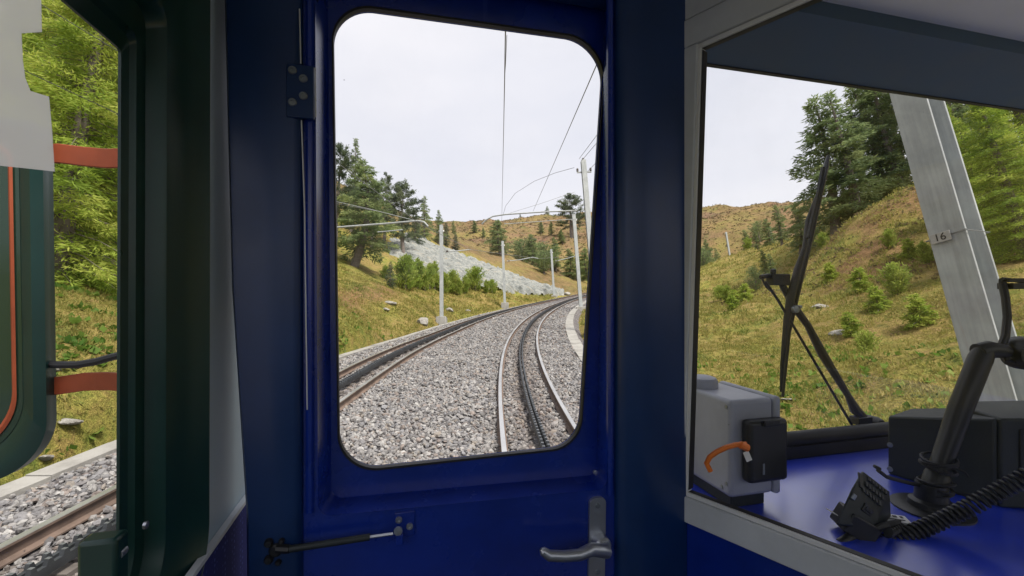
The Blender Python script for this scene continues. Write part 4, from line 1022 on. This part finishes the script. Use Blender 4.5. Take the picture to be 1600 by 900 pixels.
wth.sub('bolt', b, M['steel'], lt_)
# white translucent notice stuck on the pane
shape = [(-260, -120), (60, -120), (64, 50), (32, 52), (34, 95), (38, 122), (46, 142), (75, 151), (80, 205), (84, 268), (40, 263), (0, 259), (-60, 252), (-260, 240)]
UP = UG - .0012
b = B(); pts_ = [U(UP, *onu(x, y, UP)) for x, y in shape]; b.face_hole(pts_, None); b.face_hole([p + RV * .0008 for p in pts_], None); loft(b, pts_, [p + RV * .0008 for p in pts_])
o = b.build('notice', M['paper'], smooth=False); inT(o); tag(o, 'blank white translucent notice with stepped edge stuck on left pane', 'notice')

# grey wall panel behind the window frame, fabric wainscot below
b = B()
wl = [(-2.2, -.3435), (.86, -.3435), (.86, ZT), (-2.2, ZT)]
LO2 = rounded([(-.598, -.398), (vB - .006, -.398), (vB - .002, .458), (-.598, .458)], [.09, .10, .06, .09], seg)
b.face_hole([U(UW, v, z) for v, z in [(-.95, ZB), (.86, ZB), (.86, ZT), (-.95, ZT)]], [U(UW, v, z) for v, z in LO2])
b.face_hole([U(UW - .06, v, z) for v, z in [(-.95, ZB), (.86, ZB), (.86, ZT), (-.95, ZT)]], [U(UW - .06, v, z) for v, z in LO2])
loft(b, [U(UW, v, z) for v, z in LO2], [U(UW - .06, v, z) for v, z in LO2])
ubox(b, UW - .06, UW, -1.0, -.955, ZB, -.5); ubox(b, UW - .06, UW, -1.0, -.955, .5, ZT)
struct('wall_left', b, M['wallgrey'], smooth=False)
fw = Thing('fabric_wainscot', U(UW + .004, .5, ZB), 'blue patterned fabric lining below the pale grey side panel', 'wall lining')
b = B(); ubox(b, UW + .001, UW + .007, vB + .001 - .08, .86, ZB, -.348)
bb = rounded([(.3, ZB), (.86, ZB), (.86, -.348), (.3, -.348)], .001, 1)
fw.part('fabric', b, M['fabric'], smooth=False)
b = B(); ubox(b, UW + .001, UW + .010, vB - .10, .86, -.349, -.343); fw.part('trim_strip', b, M['alu'])

# --- right partition with window into the driver's cab
P0 = Vector((.322, .82, 0)); DD_ = Vector((.63, -.775, 0)).normalized(); NN = Vector((-DD_.y, DD_.x, 0))  # NN points to the driver's side
if NN.x < 0: NN = -NN
def Q(s, z, d=0): return P0 + DD_ * s + NN * d + Vector((0, 0, z))
Rq = Matrix((DD_, NN, Vector((0, 0, 1)))).transposed()
def qbox(b, s0, s1, z0, z1, d0, d1): b.box(Q((s0 + s1) / 2, (z0 + z1) / 2, (d0 + d1) / 2), (abs(s1 - s0), abs(d1 - d0), abs(z1 - z0)), Rq); return b
cp_ = Thing('cab_partition', Q(.4, ZB), 'partition with light grey aluminium framed window between doorway and driver cab', 'partition')
def stile(b, s0t, s1t, s0b, s1b, zt, zb, d0, d1):
    b.add([Q(s0b, zb, d0), Q(s1b, zb, d0), Q(s1b, zb, d1), Q(s0b, zb, d1), Q(s0t, zt, d0), Q(s1t, zt, d0), Q(s1t, zt, d1), Q(s0t, zt, d1)],
          [(0, 1, 2, 3), (4, 5, 6, 7), (0, 1, 5, 4), (1, 2, 6, 5), (2, 3, 7, 6), (3, 0, 4, 7)])
def sx(px):
    r = (px - 800) / F; return (.82 * r - .322) / (.63 + .775 * r) * 1.0 * math.hypot(.63, .775)
b = B(); stile(b, sx(1057), sx(1096) - .002, sx(1040), sx(1074) - .002, .434, -.378, -.012, .02); fr1 = cp_.part('window_stile', b, M['alu'], bevel=.002)
b = B(); qbox(b, sx(1057) - .003, 1.0, .4345, .485, -.012, .02); cp_.part('window_rail', b, M['alu'], bevel=.002)
b = B(); qbox(b, sx(1040), 1.0, -.425, -.3785, -.012, .02); cp_.part('window_rail', b, M['alu'], bevel=.002)
b = B(); qbox(b, sx(1058) - .003, 1.0, .4865, ZT, -.010, .02); cp_.part('upper_panel', b, M['alu'], bevel=.001)
b = B(); qbox(b, sx(1096), 1.0, .426, .4335, -.008, .004); qbox(b, sx(1076), 1.0, -.3775, -.371, -.008, .004)
stile(b, sx(1096) - .0015, sx(1099), sx(1074) - .0015, sx(1077), .4335, -.3775, -.008, .004)
cp_.part('glazing_bead', b, M['alu_b'], smooth=False)
b = B(); qbox(b, sx(1099), 1.0, .4250, .4258, -.004, .007); qbox(b, sx(1078), 1.0, -.3708, -.3700, -.004, .007); stile(b, sx(1099) + .0003, sx(1099) + .0012, sx(1077) + .0003, sx(1077) + .0012, .4225, -.3672, -.004, .012)
cp_.part('window_seal', b, M['rubber'], smooth=False)
b = B(); b.add([Q(sx(1099), .424, .006), Q(1.0, .424, .006), Q(1.0, -.369, .006), Q(sx(1077), -.369, .006)], [(0, 1, 2, 3)]); cp_.part('window_pane', b, M['glass'], smooth=False, fix=False)
b = B(); qbox(b, sx(1040) - .02, 1.0, ZB, -.4255, -.004, .02); cp_.part('lower_panel', b, M['blue'], smooth=False)
b = B(); qbox(b, 1.0, 1.04, ZB, ZT, -.012, .03); cp_.part('end_post', b, M['alu'], bevel=.003)

# --- driver's cab: windscreen, header, ceiling, desk
VW = .93
zs = -.372; zd = -.423; zh = .545
b = B()
ubox(b, .52, 2.3, VW, VW + .05, zd - .8, zs - .012); struct('wall_front_below_windscreen', b, M['blue'], bevel=.004)
b = B()  # header with sloping face up to the ceiling
hp_ = [(VW + .016, zh), (VW, zh), (VW - .012, zh + .004), (VW - .10, zh + .022), (VW - .16, zh + .043), (VW - .16, ZT + .1), (VW + .016, ZT + .1)]
b.ring_sweep([[U(u, v, z) for v, z in hp_] for u in (.46, 2.3)]); struct('wall_front_header', b, M['header'], ang=25)
ws = Thing('windscreen', U(1.2, VW, zs), 'driver windscreen with thick black rubber bottom seal', 'windscreen')
b = B(); b.tube([U(.53, VW - .008, zs - .012), U(2.3, VW - .008, zs - .012)], .02, 12, flat=1.0); ubox(b, .53, 2.3, VW - .03, VW - .001, zd, zs - .022); ws.part('bottom_seal', b, M['rubber'], ang=50)
b = B(); b.add([U(.52, VW + .012, zs - .01), U(2.3, VW + .012, zs - .01), U(2.3, VW + .012, zh + .01), U(.52, VW + .012, zh + .01)], [(0, 1, 2, 3)]); ws.part('pane', b, M['glass'], smooth=False, fix=False)
b = B(); ubox(b, .52, 2.3, VW + .002, VW + .014, zh - .003, zh - .0005); ws.part('top_seal', b, M['rubber'])
b = B(); b.add([U(-.3, -1.0, ZT), U(2.3, -1.0, ZT), U(2.3, VW, ZT), U(-.3, VW, ZT), U(-.3, -1.0, ZT + .05), U(2.3, -1.0, ZT + .05), U(2.3, VW, ZT + .05), U(-.3, VW, ZT + .05)], [(0, 1, 2, 3), (7, 6, 5, 4), (0, 1, 5, 4), (1, 2, 6, 5), (2, 3, 7, 6), (3, 0, 4, 7)])
struct('ceiling', b, M['ceil'], smooth=False)
b = B(); ubox(b, -.3, 2.3, -1.0, VW, ZB - .05, ZB); struct('floor', b, M['floor'], smooth=False)
b = B(); ubox(b, 2.3, 2.36, -1.0, VW + .05, ZB, -.45); ubox(b, 2.3, 2.36, -1.0, VW + .05, .56, ZT); ubox(b, 2.3, 2.36, .80, VW + .05, -.45, .56); ubox(b, 2.3, 2.36, -.5, -.42, -.45, .56); struct('wall_right', b, M['wallgrey'], smooth=False)
b = B(); ubox(b, -.3, 2.3, -1.06, -1.0, ZB, -.05); ubox(b, -.3, 2.3, -1.06, -1.0, .58, ZT); ubox(b, .9, .98, -1.06, -1.0, -.05, .58); struct('wall_rear_unseen', b, M['wallgrey'], smooth=False)  # unseen wall, placed close behind with a high opening to light the door

# desk
dk = Thing('driver_desk', U(1.2, .6, ZB), 'glossy blue driver desk top below the windscreen', 'desk')
b = B(); poly = [U(.548, .90, 0), U(2.28, .90, 0), U(2.28, .32, 0), Q(.82, 0, .03), Q(.03, 0, .03)]
b.add([p + Vector((0, 0, zd)) for p in poly] + [p + Vector((0, 0, zd - .03)) for p in poly], [(0, 1, 2, 3, 4), (9, 8, 7, 6, 5)] + [(i, (i + 1) % 5, 5 + (i + 1) % 5, 5 + i) for i in range(5)])
dk.part('desk_top', b, M['desk'], bevel=.003)
b = B(); ubox(b, 1.0, 2.2, .45, .86, ZB, zd - .031); dk.part('cabinet', b, M['blue_dark'])

# grey junction box
gb = Thing('control_box', U(.66, .79, zd), 'light grey metal control box with domed cap and black module on the desk corner', 'box')
b = B(); ubox(b, .607, .705, .711, .865, -.396, -.212); gb.part('housing', b, M['boxgrey'], bevel=.008, seg=3)
b = B(); ubox(b, .7058, .722, .709, .867, -.398, -.210); gb.part('cover', b, M['boxgrey'], bevel=.006, seg=3)
b = B(); ubox(b, .622, .70, .728, .86, zd, -.3965); gb.part('pedestal', b, M['console'], bevel=.002)
b = B(); b.lathe(U(.640, .835, -.213), (0, 0, 1), [(.032, 0), (.032, .014), (.028, .02), (.018, .0235), (0, .0245)], 28); gb.part('domed_cap', b, M['boxgrey'])
b = B(); ubox(b, .628, .716, .686, .7105, -.362, -.246); md_ = gb.part('module', b, M['plastic'], bevel=.008, seg=3)
b = B(); ubox(b, .655, .69, .680, .687, -.256, -.244); gb.sub('clip', b, M['plastic'], md_, bevel=.002)
b = B(); ubox(b, .655, .6565 + .003, .6845, .686, -.345, -.325); gb.sub('marking', b, M['screw'], md_)
b = B()
for (vv, zz) in ((.722, -.226), (.845, -.226), (.735, -.383), (.722, -.372)): b.lathe(U(.607, vv, zz), -RV, [(.004, 0), (.004, .0015), (0, .002)], 12)
gb.part('screw', b, M['screw'])
oc = Thing('orange_cable', pt(1167, 695, .79), 'short bent orange cable with plug beside the grey control box', 'cable')
b = B(); b.tube([pt(1166, 694, .775), pt(1150, 695, .775), pt(1135, 699, .775), pt(1120, 706, .78), pt(1109, 714, .785), pt(1104, 724, .79), pt(1110, 736, .79)], .0045, 10); oc.part('cable', b, M['orange'])
b = B(); b.tube([pt(1168, 700, .772), pt(1157, 695, .772)], .008, 10, flat=.8); oc.part('plug', b, M['orangedark'] if 'orangedark' in M else M['orange'])
b = B(); b.box(pt(1168, 713, .772), (.010, .0015, .017), Matrix.Rotation(-.4, 3, 'Y')); oc.part('tag', b, M['white'])

# wiper outside the windscreen
VX = VW + .055
def wp(px, py, v=VX): return U(onv(px, py, v)[0], v, onv(px, py, v)[1])
wt = Thing('windscreen_wiper', wp(1352, 657), 'black twin arm windscreen wiper parked upright outside the windscreen', 'wiper')
b = B(); b.tube([wp(1294, 243), wp(1290, 262), wp(1266, 372), wp(1242, 470), wp(1232, 520), wp(1223, 620)], [.005, .0105, .0105, .0115, .008, .005], 8, flat=.6); wt.part('blade', b, M['plastic'], ang=50)
b = B(); b.tube([wp(1286, 262, VX - .02), wp(1279, 300, VX - .02), wp(1262, 372, VX - .02)], .006, 6); b.tube([wp(1281, 292, VX - .012), wp(1262, 345, VX - .012), wp(1257, 388, VX - .012), wp(1246, 420, VX - .012), wp(1236, 462, VX - .012), wp(1229, 500, VX - .012), wp(1222, 570, VX - .012), wp(1220, 612, VX - .012)], [.003, .006, .006, .0085, .0115, .008, .005, .003], 8)
wt.part('blade_carrier', b, M['plastic'], ang=50)
b = B(); b.tube([wp(1352, 655), wp(1336, 640), wp(1325, 618), wp(1285, 553), wp(1262, 508), wp(1240, 478), wp(1222, 445)], [.011, .014, .0085, .012, .009, .010, .008], 10); wt.part('arm', b, M['plastic'])
b = B(); b.tube([wp(1331, 664, VX - .01), wp(1246, 520, VX - .01), wp(1215, 468, VX - .01), wp(1196, 440, VX - .01)], .0035, 8); wt.part('arm_rod', b, M['plastic'])
b = B(); b.lathe(wp(1353, 658, VX + .03), -FV, [(.02, 0), (.021, .03), (.016, .045), (0, .047)], 18); b.box(wp(1345, 656), (.05, .03, .022), Rt); wt.part('pivot', b, M['plastic'], bevel=.002)
b = B(); b.box(wp(1216, 437), (.055, .025, .030), Rt); b.tube([wp(1188, 433), wp(1200, 431), wp(1212, 433)], .0065, 8); b.tube([wp(1190, 434), wp(1197, 448), wp(1206, 456)], .003, 6)
b.lathe(wp(1208, 428, VX - .01), (0, 0, 1), [(.007, 0), (.007, .012), (0, .014)], 10); wt.part('bracket', b, M['plastic'], bevel=.002)
b = B(); b.lathe(wp(1240, 483, VX - .02), -FV, [(.010, 0), (.010, .01), (0, .012)], 14); b.lathe(wp(1246, 479, VX - .02), -FV, [(.004, 0), (.004, .012), (0, .0125)], 10); wt.part('joint_pin', b, M['screw'])

# dark console housings
cs = Thing('console_housing', Vector((.92, .98, zd)), 'black console housing standing on the desk under the windscreen', 'console')
def wedge(b, A0, A1, za, zb_, z0, back):
    """housing with front corners A0, A1 (plan) and top heights za, zb_"""
    d = (Vector((*A1, 0)) - Vector((*A0, 0))).normalized(); n = Vector((-d.y, d.x, 0)) * back; a = Vector((*A0, 0)); c = Vector((*A1, 0)); Z = Vector((0, 0, 1))
    if n.y < 0: n = -n
    b.add([a + Z * z0, c + Z * z0, c + n + Z * z0, a + n + Z * z0, a + Z * za, c + Z * zb_, c + n + Z * (zb_ + .012), a + n + Z * (za + .004)], [(3, 2, 1, 0), (4, 5, 6, 7), (0, 1, 5, 4), (1, 2, 6, 5), (2, 3, 7, 6), (3, 0, 4, 7)])
b = B(); wedge(b, (.855, 1.02), (.935, .866), -.292, -.254, zd, .11); cs.part('housing', b, M['console'], bevel=.005, seg=3)
b = B()
for (x, y) in ((1391, 695), (1391, 733)): b.lathe(pt(x, y, .985 if y < 700 else .99), (-.88, -.46, 0), [(.0055, 0), (.0055, .002), (.003, .0025), (0, .0025)], 14)
cs.part('screw', b, M['screw'])
c2 = Thing('instrument_housing', Vector((1.12, .86, zd)), 'black instrument housing right beside the console housing', 'instrument')
b = B(); wedge(b, (.940, .862), (1.30, .80), -.252, -.235, zd, .12); c2.part('housing', b, M['console'], bevel=.005, seg=3)
i_d = Vector((.36, -.062, 0)).normalized(); i_n = Vector((-.17, -.985, 0)); Ri = Matrix((i_d, -i_n, Vector((0, 0, 1)))).transposed(); i_o = Vector((.940, .862, 0))
b = B(); b.box(i_o + i_d * .16 + i_n * .001 + Vector((0, 0, -.325)), (.26, .004, .11), Ri); sc_ = c2.part('panel', b, M['plastic'], bevel=.002)
b = B()
for r_ in range(3):
    for k in range(9): b.box(i_o + i_d * (.05 + k * .024) + i_n * .005 + Vector((0, 0, -.295 - r_ * .024)), (.017, .004, .014), Ri)
c2.sub('button_row', b, M['keys'], sc_, bevel=.001)

# pole mount
st = Thing('support_arm', pt(1455, 795, .86), 'thick black support arm with round foot and clamp on the desk', 'support arm')
base = Vector((.803, .858, zd))
b = B(); b.lathe(base, (0, 0, 1), [(.062, 0), (.062, .003), (.055, .005), (.036, .006), (.034, .016), (.026, .02), (.024, .05), (0, .05)], 32); st.part('foot', b, M['plastic'])
b = B(); b.tube([base + Vector((0, 0, .03)), base + Vector((.012, 0, .065)), pt(1466, 735, .86), pt(1500, 640, .86), pt(1532, 560, .86), pt(1538, 548, .86)], [.021, .020, .016, .0185, .0185, .016], 16); st.part('tube', b, M['plastic'])
b = B()
for (z_, tilt) in ((0, .2), (.009, -.25), (.018, .1), (.045, .3), (.053, -.15), (.061, .2)):
    c0 = base + Vector((.006 + z_ * .15, 0, .035 + z_)); b.tube([c0 + Vector((math.cos(a) * .026, math.sin(a) * .026, math.cos(a + z_ * 90) * tilt * .02)) for a in np.linspace(0, 6.28, 18)], .0028, 6)
b.tube([base + Vector((.03, -.01, .085)), base + Vector((.045, -.02, .078)), base + Vector((.05, -.02, .07))], .002, 5); b.tube([base + Vector((.026, -.02, .04)), base + Vector((.045, -.03, .042))], .002, 5)
st.part('cable_wrap', b, M['rubber'])
b = B(); b.tube([pt(1528, 550, .86), pt(1545, 546, .86), pt(1572, 549, .86)], [.016, .0165, .013], 14); b.tube([pt(1568, 552, .86), pt(1572, 562, .855), pt(1586, 566, .855), pt(1598, 558, .855)], .004, 8)
b.lathe(pt(1602, 552, .86), (0, -1, 0), [(.03, -.02), (.032, -.01), (.032, .01), (.03, .02)], 20); cl = st.part('clamp', b, M['plastic'])
b = B(); b.tube([pt(1563, 545, .86), pt(1571, 525, .87), pt(1574, 495, .88), pt(1571, 465, .89), pt(1566, 442, .90)], .0065, 10); b.box(pt(1590, 447, .9), (.05, .03, .012)); b.box(pt(1586, 438, .9), (.045, .02, .008)); b.tube([pt(1566, 436, .9), pt(1600, 440, .9)], .004, 6)
st.part('cable', b, M['wirecable'])

# handset with cradle and coiled cord
rd = Thing('radio_handset', Vector((.63, .775, zd)), 'black radio handset with keypad lying in its cradle on the blue desk', 'handset')
hA, hB, hC, hD = pt(1347, 733, .805), pt(1391, 767, .805), pt(1374, 799, .765), pt(1331, 762, .765)
hE, hF, hG, hH = pt(1334, 800, .83), pt(1394, 818, .82), pt(1370, 829, .752), pt(1303, 822, .752)
b = B(); b.add([hA, hB, hC, hD, hE, hF, hG, hH], [(0, 1, 2, 3), (3, 2, 6, 7), (0, 3, 7, 4), (1, 5, 6, 2), (0, 4, 5, 1), (4, 7, 6, 5)])
bd_ = rd.part('body', b, M['console'], bevel=.005, seg=3)
ku = (hB - hA).normalized(); kn = ku.cross(hD - hA).normalized(); kn = kn if kn.z > 0 else -kn; kv = kn.cross(ku); RhX = Matrix((ku, kv, kn)).transposed()
def hq(f, g, o_=0): return hA.lerp(hB, f).lerp(hD.lerp(hC, f), g) + kn * o_
b = B()
for i in range(6):
    for j in range(3): b.box(hq(.30 + i * .115, .20 + j * .28, .001), (.0052, .0095, .004), RhX)
rd.sub('keypad', b, M['keys'], bd_, bevel=.0008)
b = B(); b.box(hq(.12, .5, .0006), (.009, .030, .003), RhX); rd.sub('display', b, M['plastic'], bd_, bevel=.001)
fu = (hC - hD).normalized(); fn = fu.cross(hH - hD).normalized(); fn = fn if fn.y < 0 else -fn; Rf = Matrix((fu, fn.cross(fu), fn)).transposed()
def fq(f, g, o_=0): return hD.lerp(hC, f).lerp(hH.lerp(hG, f), g) + fn * o_
b = B(); b.box(fq(.62, .28, .001), (.020, .014, .005), Rf); b.box(fq(.62, .28, .003), (.012, .006, .004), Rf); rd.sub('speaker_grille', b, M['plastic'], bd_, bevel=.0015)
b = B(); b.box(fq(.14, .16, .001), (.007, .010, .004), Rf); rd.sub('button', b, M['screw'], bd_, bevel=.001)
b = B(); b.tube([hG + Vector((.0, .0, .004)), hG + Vector((.012, -.004, .010)), hF + Vector((-.004, -.02, .012)), hF + Vector((.008, -.01, .004))], .006, 8)
for k in range(7):
    q_ = hG.lerp(hF, k / 7) + Vector((.006, -.016, .006)); b.lathe(q_, ku, [(.008, 0), (.009, .002), (.008, .004)], 10)
rd.sub('cord_grip', b, M['plastic'], bd_)
b = B(); b.box(pt(1350, 838, .785), (.075, .070, .020), Matrix.Rotation(math.radians(-12), 3, 'Z')); b.box(pt(1336, 818, .775), (.05, .05, .035), Matrix.Rotation(math.radians(-12), 3, 'Z') @ Matrix.Rotation(.5, 3, 'Y')); b.tube([pt(1310, 850, .75), pt(1330, 838, .76), pt(1350, 842, .77)], .008, 8)
rd.part('cradle', b, M['plastic'], bevel=.007, seg=3)
b = B(); b.box(pt(1392, 822, .80) , (.075, .07, .006), Matrix.Rotation(math.radians(-20), 3, 'Z')); bp = rd.part('base_plate', b, M['console'], bevel=.002)
lc = pt(1398, 811, .805)
b = B(); b.box(lc, (.040, .030, .0035), Matrix.Rotation(math.radians(-20), 3, 'Z')); lb2 = rd.sub('label_plate', b, M['white'], bp)
b = B()
for (dx, dy, sx_, sy_) in ((-.012, .006, .010, .0018), (-.012, .0, .010, .0018), (.002, .006, .006, .006), (.012, .006, .004, .006), (0, -.006, .026, .0015)):
    b.box(lc + Matrix.Rotation(math.radians(-20), 3, 'Z') @ Vector((dx, dy, .0026)), (sx_, sy_, .0008), Matrix.Rotation(math.radians(-20), 3, 'Z'))
rd.sub('label_print', b, M['rubber'], bp)
b = B(); b.tube([pt(1355, 850, .76), pt(1362, 855, .755)], .004, 6)
b.tube([pt(1372, 735, .80), pt(1385, 745, .82), pt(1410, 752, .84), pt(1435, 758, .86)], .0035, 6); b.tube([pt(1366, 728, .82), pt(1375, 733, .82)], .003, 6); rd.part('lead', b, M['wirecable'])
b = B(); b.box(pt(1300, 800, .775), (.014, .012, .0015), Matrix.Rotation(.5, 3, 'Y')); rd.part('paper_tag', b, M['white'])
ck = Thing('coiled_cord', pt(1400, 840, .76), 'black coiled telephone cord running from the handset to the right edge', 'cord')
key = [pt(1352, 852, .765), pt(1380, 848, .765), pt(1420, 835, .765), pt(1465, 816, .765), pt(1510, 795, .76), pt(1560, 768, .75), pt(1605, 744, .74), pt(1680, 710, .72)]
def interp_path(key, n):
    ds = [0]; 
    for i in range(1, len(key)): ds.append(ds[-1] + (key[i] - key[i - 1]).length)
    out = []
    for k in range(n):
        s = ds[-1] * k / (n - 1); i = max(j for j in range(len(ds) - 1) if ds[j] <= s + 1e-9); f = (s - ds[i]) / (ds[i + 1] - ds[i])
        out.append(key[i].lerp(key[i + 1], f))
    return out, ds[-1]
turns = 40; n_ = turns * 12; path, Ltot = interp_path(key, n_)
hel = []
for k, p in enumerate(path):
    d = (path[min(k + 1, n_ - 1)] - path[max(k - 1, 0)]).normalized(); a = Vector((0, 0, 1)); n1 = (a - d * a.dot(d)).normalized(); n2 = d.cross(n1); ang = 2 * math.pi * k / 12
    hel.append(p + (n1 * math.cos(ang) + n2 * math.sin(ang)) * .0112)
b = B(); b.tube(hel, .0030, 6); ck.part('coil', b, M['plastic'], fix=False)

# exterior mirror on the left
mv = .80
def mp_(px, py, v=mv): u, z = onv(px, py, v); return (u, z)
mr = Thing('door_mirror', U(*[mp_(-60, 740)[0], mv, mp_(-60, 740)[1]]), 'tall dark exterior mirror with rounded bottom corner outside the left window', 'mirror')
ctr = [mp_(-190, 790), mp_(74, 735), mp_(66, 190), mp_(-190, 165)]
Lo = rounded(ctr, [.05, .085, .02, .05], 12); 
def inset(loop, d):
    c_ = Vector((sum(p[0] for p in loop) / len(loop), sum(p[1] for p in loop) / len(loop))); out = []
    for u, z in loop:
        q = Vector((u, z)) - c_; out.append(tuple(c_ + Vector((q.x * (1 - d / abs(max(abs(q.x), .06))), q.y * (1 - d / abs(max(abs(q.y), .10)))))))
    return out
b = B(); s0 = [U(u, mv + .05, z) for u, z in inset(Lo, .03)]; s1 = [U(u, mv + .02, z) for u, z in Lo]; s2 = [U(u, mv, z) for u, z in Lo]; s3 = [U(u, mv - .006, z) for u, z in inset(Lo, .012)]; s4 = [U(u, mv + .004, z) for u, z in inset(Lo, .030)]
b.face_hole(s0, None); loft(b, s0, s1); loft(b, s1, s2); loft(b, s2, s3); loft(b, s3, s4); mr.part('housing', b, M['mirrorframe'] if 'mirrorframe' in M else M['green'], ang=50)
b = B(); i1 = inset(Lo, .037); i2 = inset(Lo, .040); loft(b, [U(u, mv + .003, z) for u, z in i1], [U(u, mv + .0015, z) for u, z in i2]); loft(b, [U(u, mv + .0015, z) for u, z in i2], [U(u, mv + .004, z) for u, z in inset(Lo, .043)]); mr.part('orange_reflection', b, M['bracket'])  # orange line stands in for a reflection in the mirror glass
b = B(); b.face_hole([U(u, mv + .005, z) for u, z in inset(Lo, .031)], None); mr.part('mirror_glass', b, M['mirror'], smooth=False)
for (pts, hh) in (([(60, 240), (90, 239), (130, 244), (165, 247), (230, 245), (300, 243)], 15), ([(60, 605), (90, 603), (130, 597), (165, 596), (230, 600), (300, 603)], 14)):
    b = B(); rings = []
    for i, (x, y) in enumerate(pts):
        v = mv + .02 - .025 * (i / 5.); z_t = mp_(x, y - hh, v); z_b = mp_(x, y + hh, v)
        rings.append([U(z_t[0], v, z_t[1]), U(z_b[0], v, z_b[1]), U(z_b[0], v + .006, z_b[1]), U(z_t[0], v + .006, z_t[1])])
    b.ring_sweep(rings); mr.part('bracket', b, M['bracket'], bevel=.001)
b = B(); b.tube([U(mp_(x, y, mv + .01)[0], mv + .01, mp_(x, y, mv + .01)[1]) for x, y in ((60, 568), (90, 570), (120, 570), (150, 565), (175, 558), (200, 552), (260, 545))], .0055, 8); mr.part('cable', b, M['wirecable'])
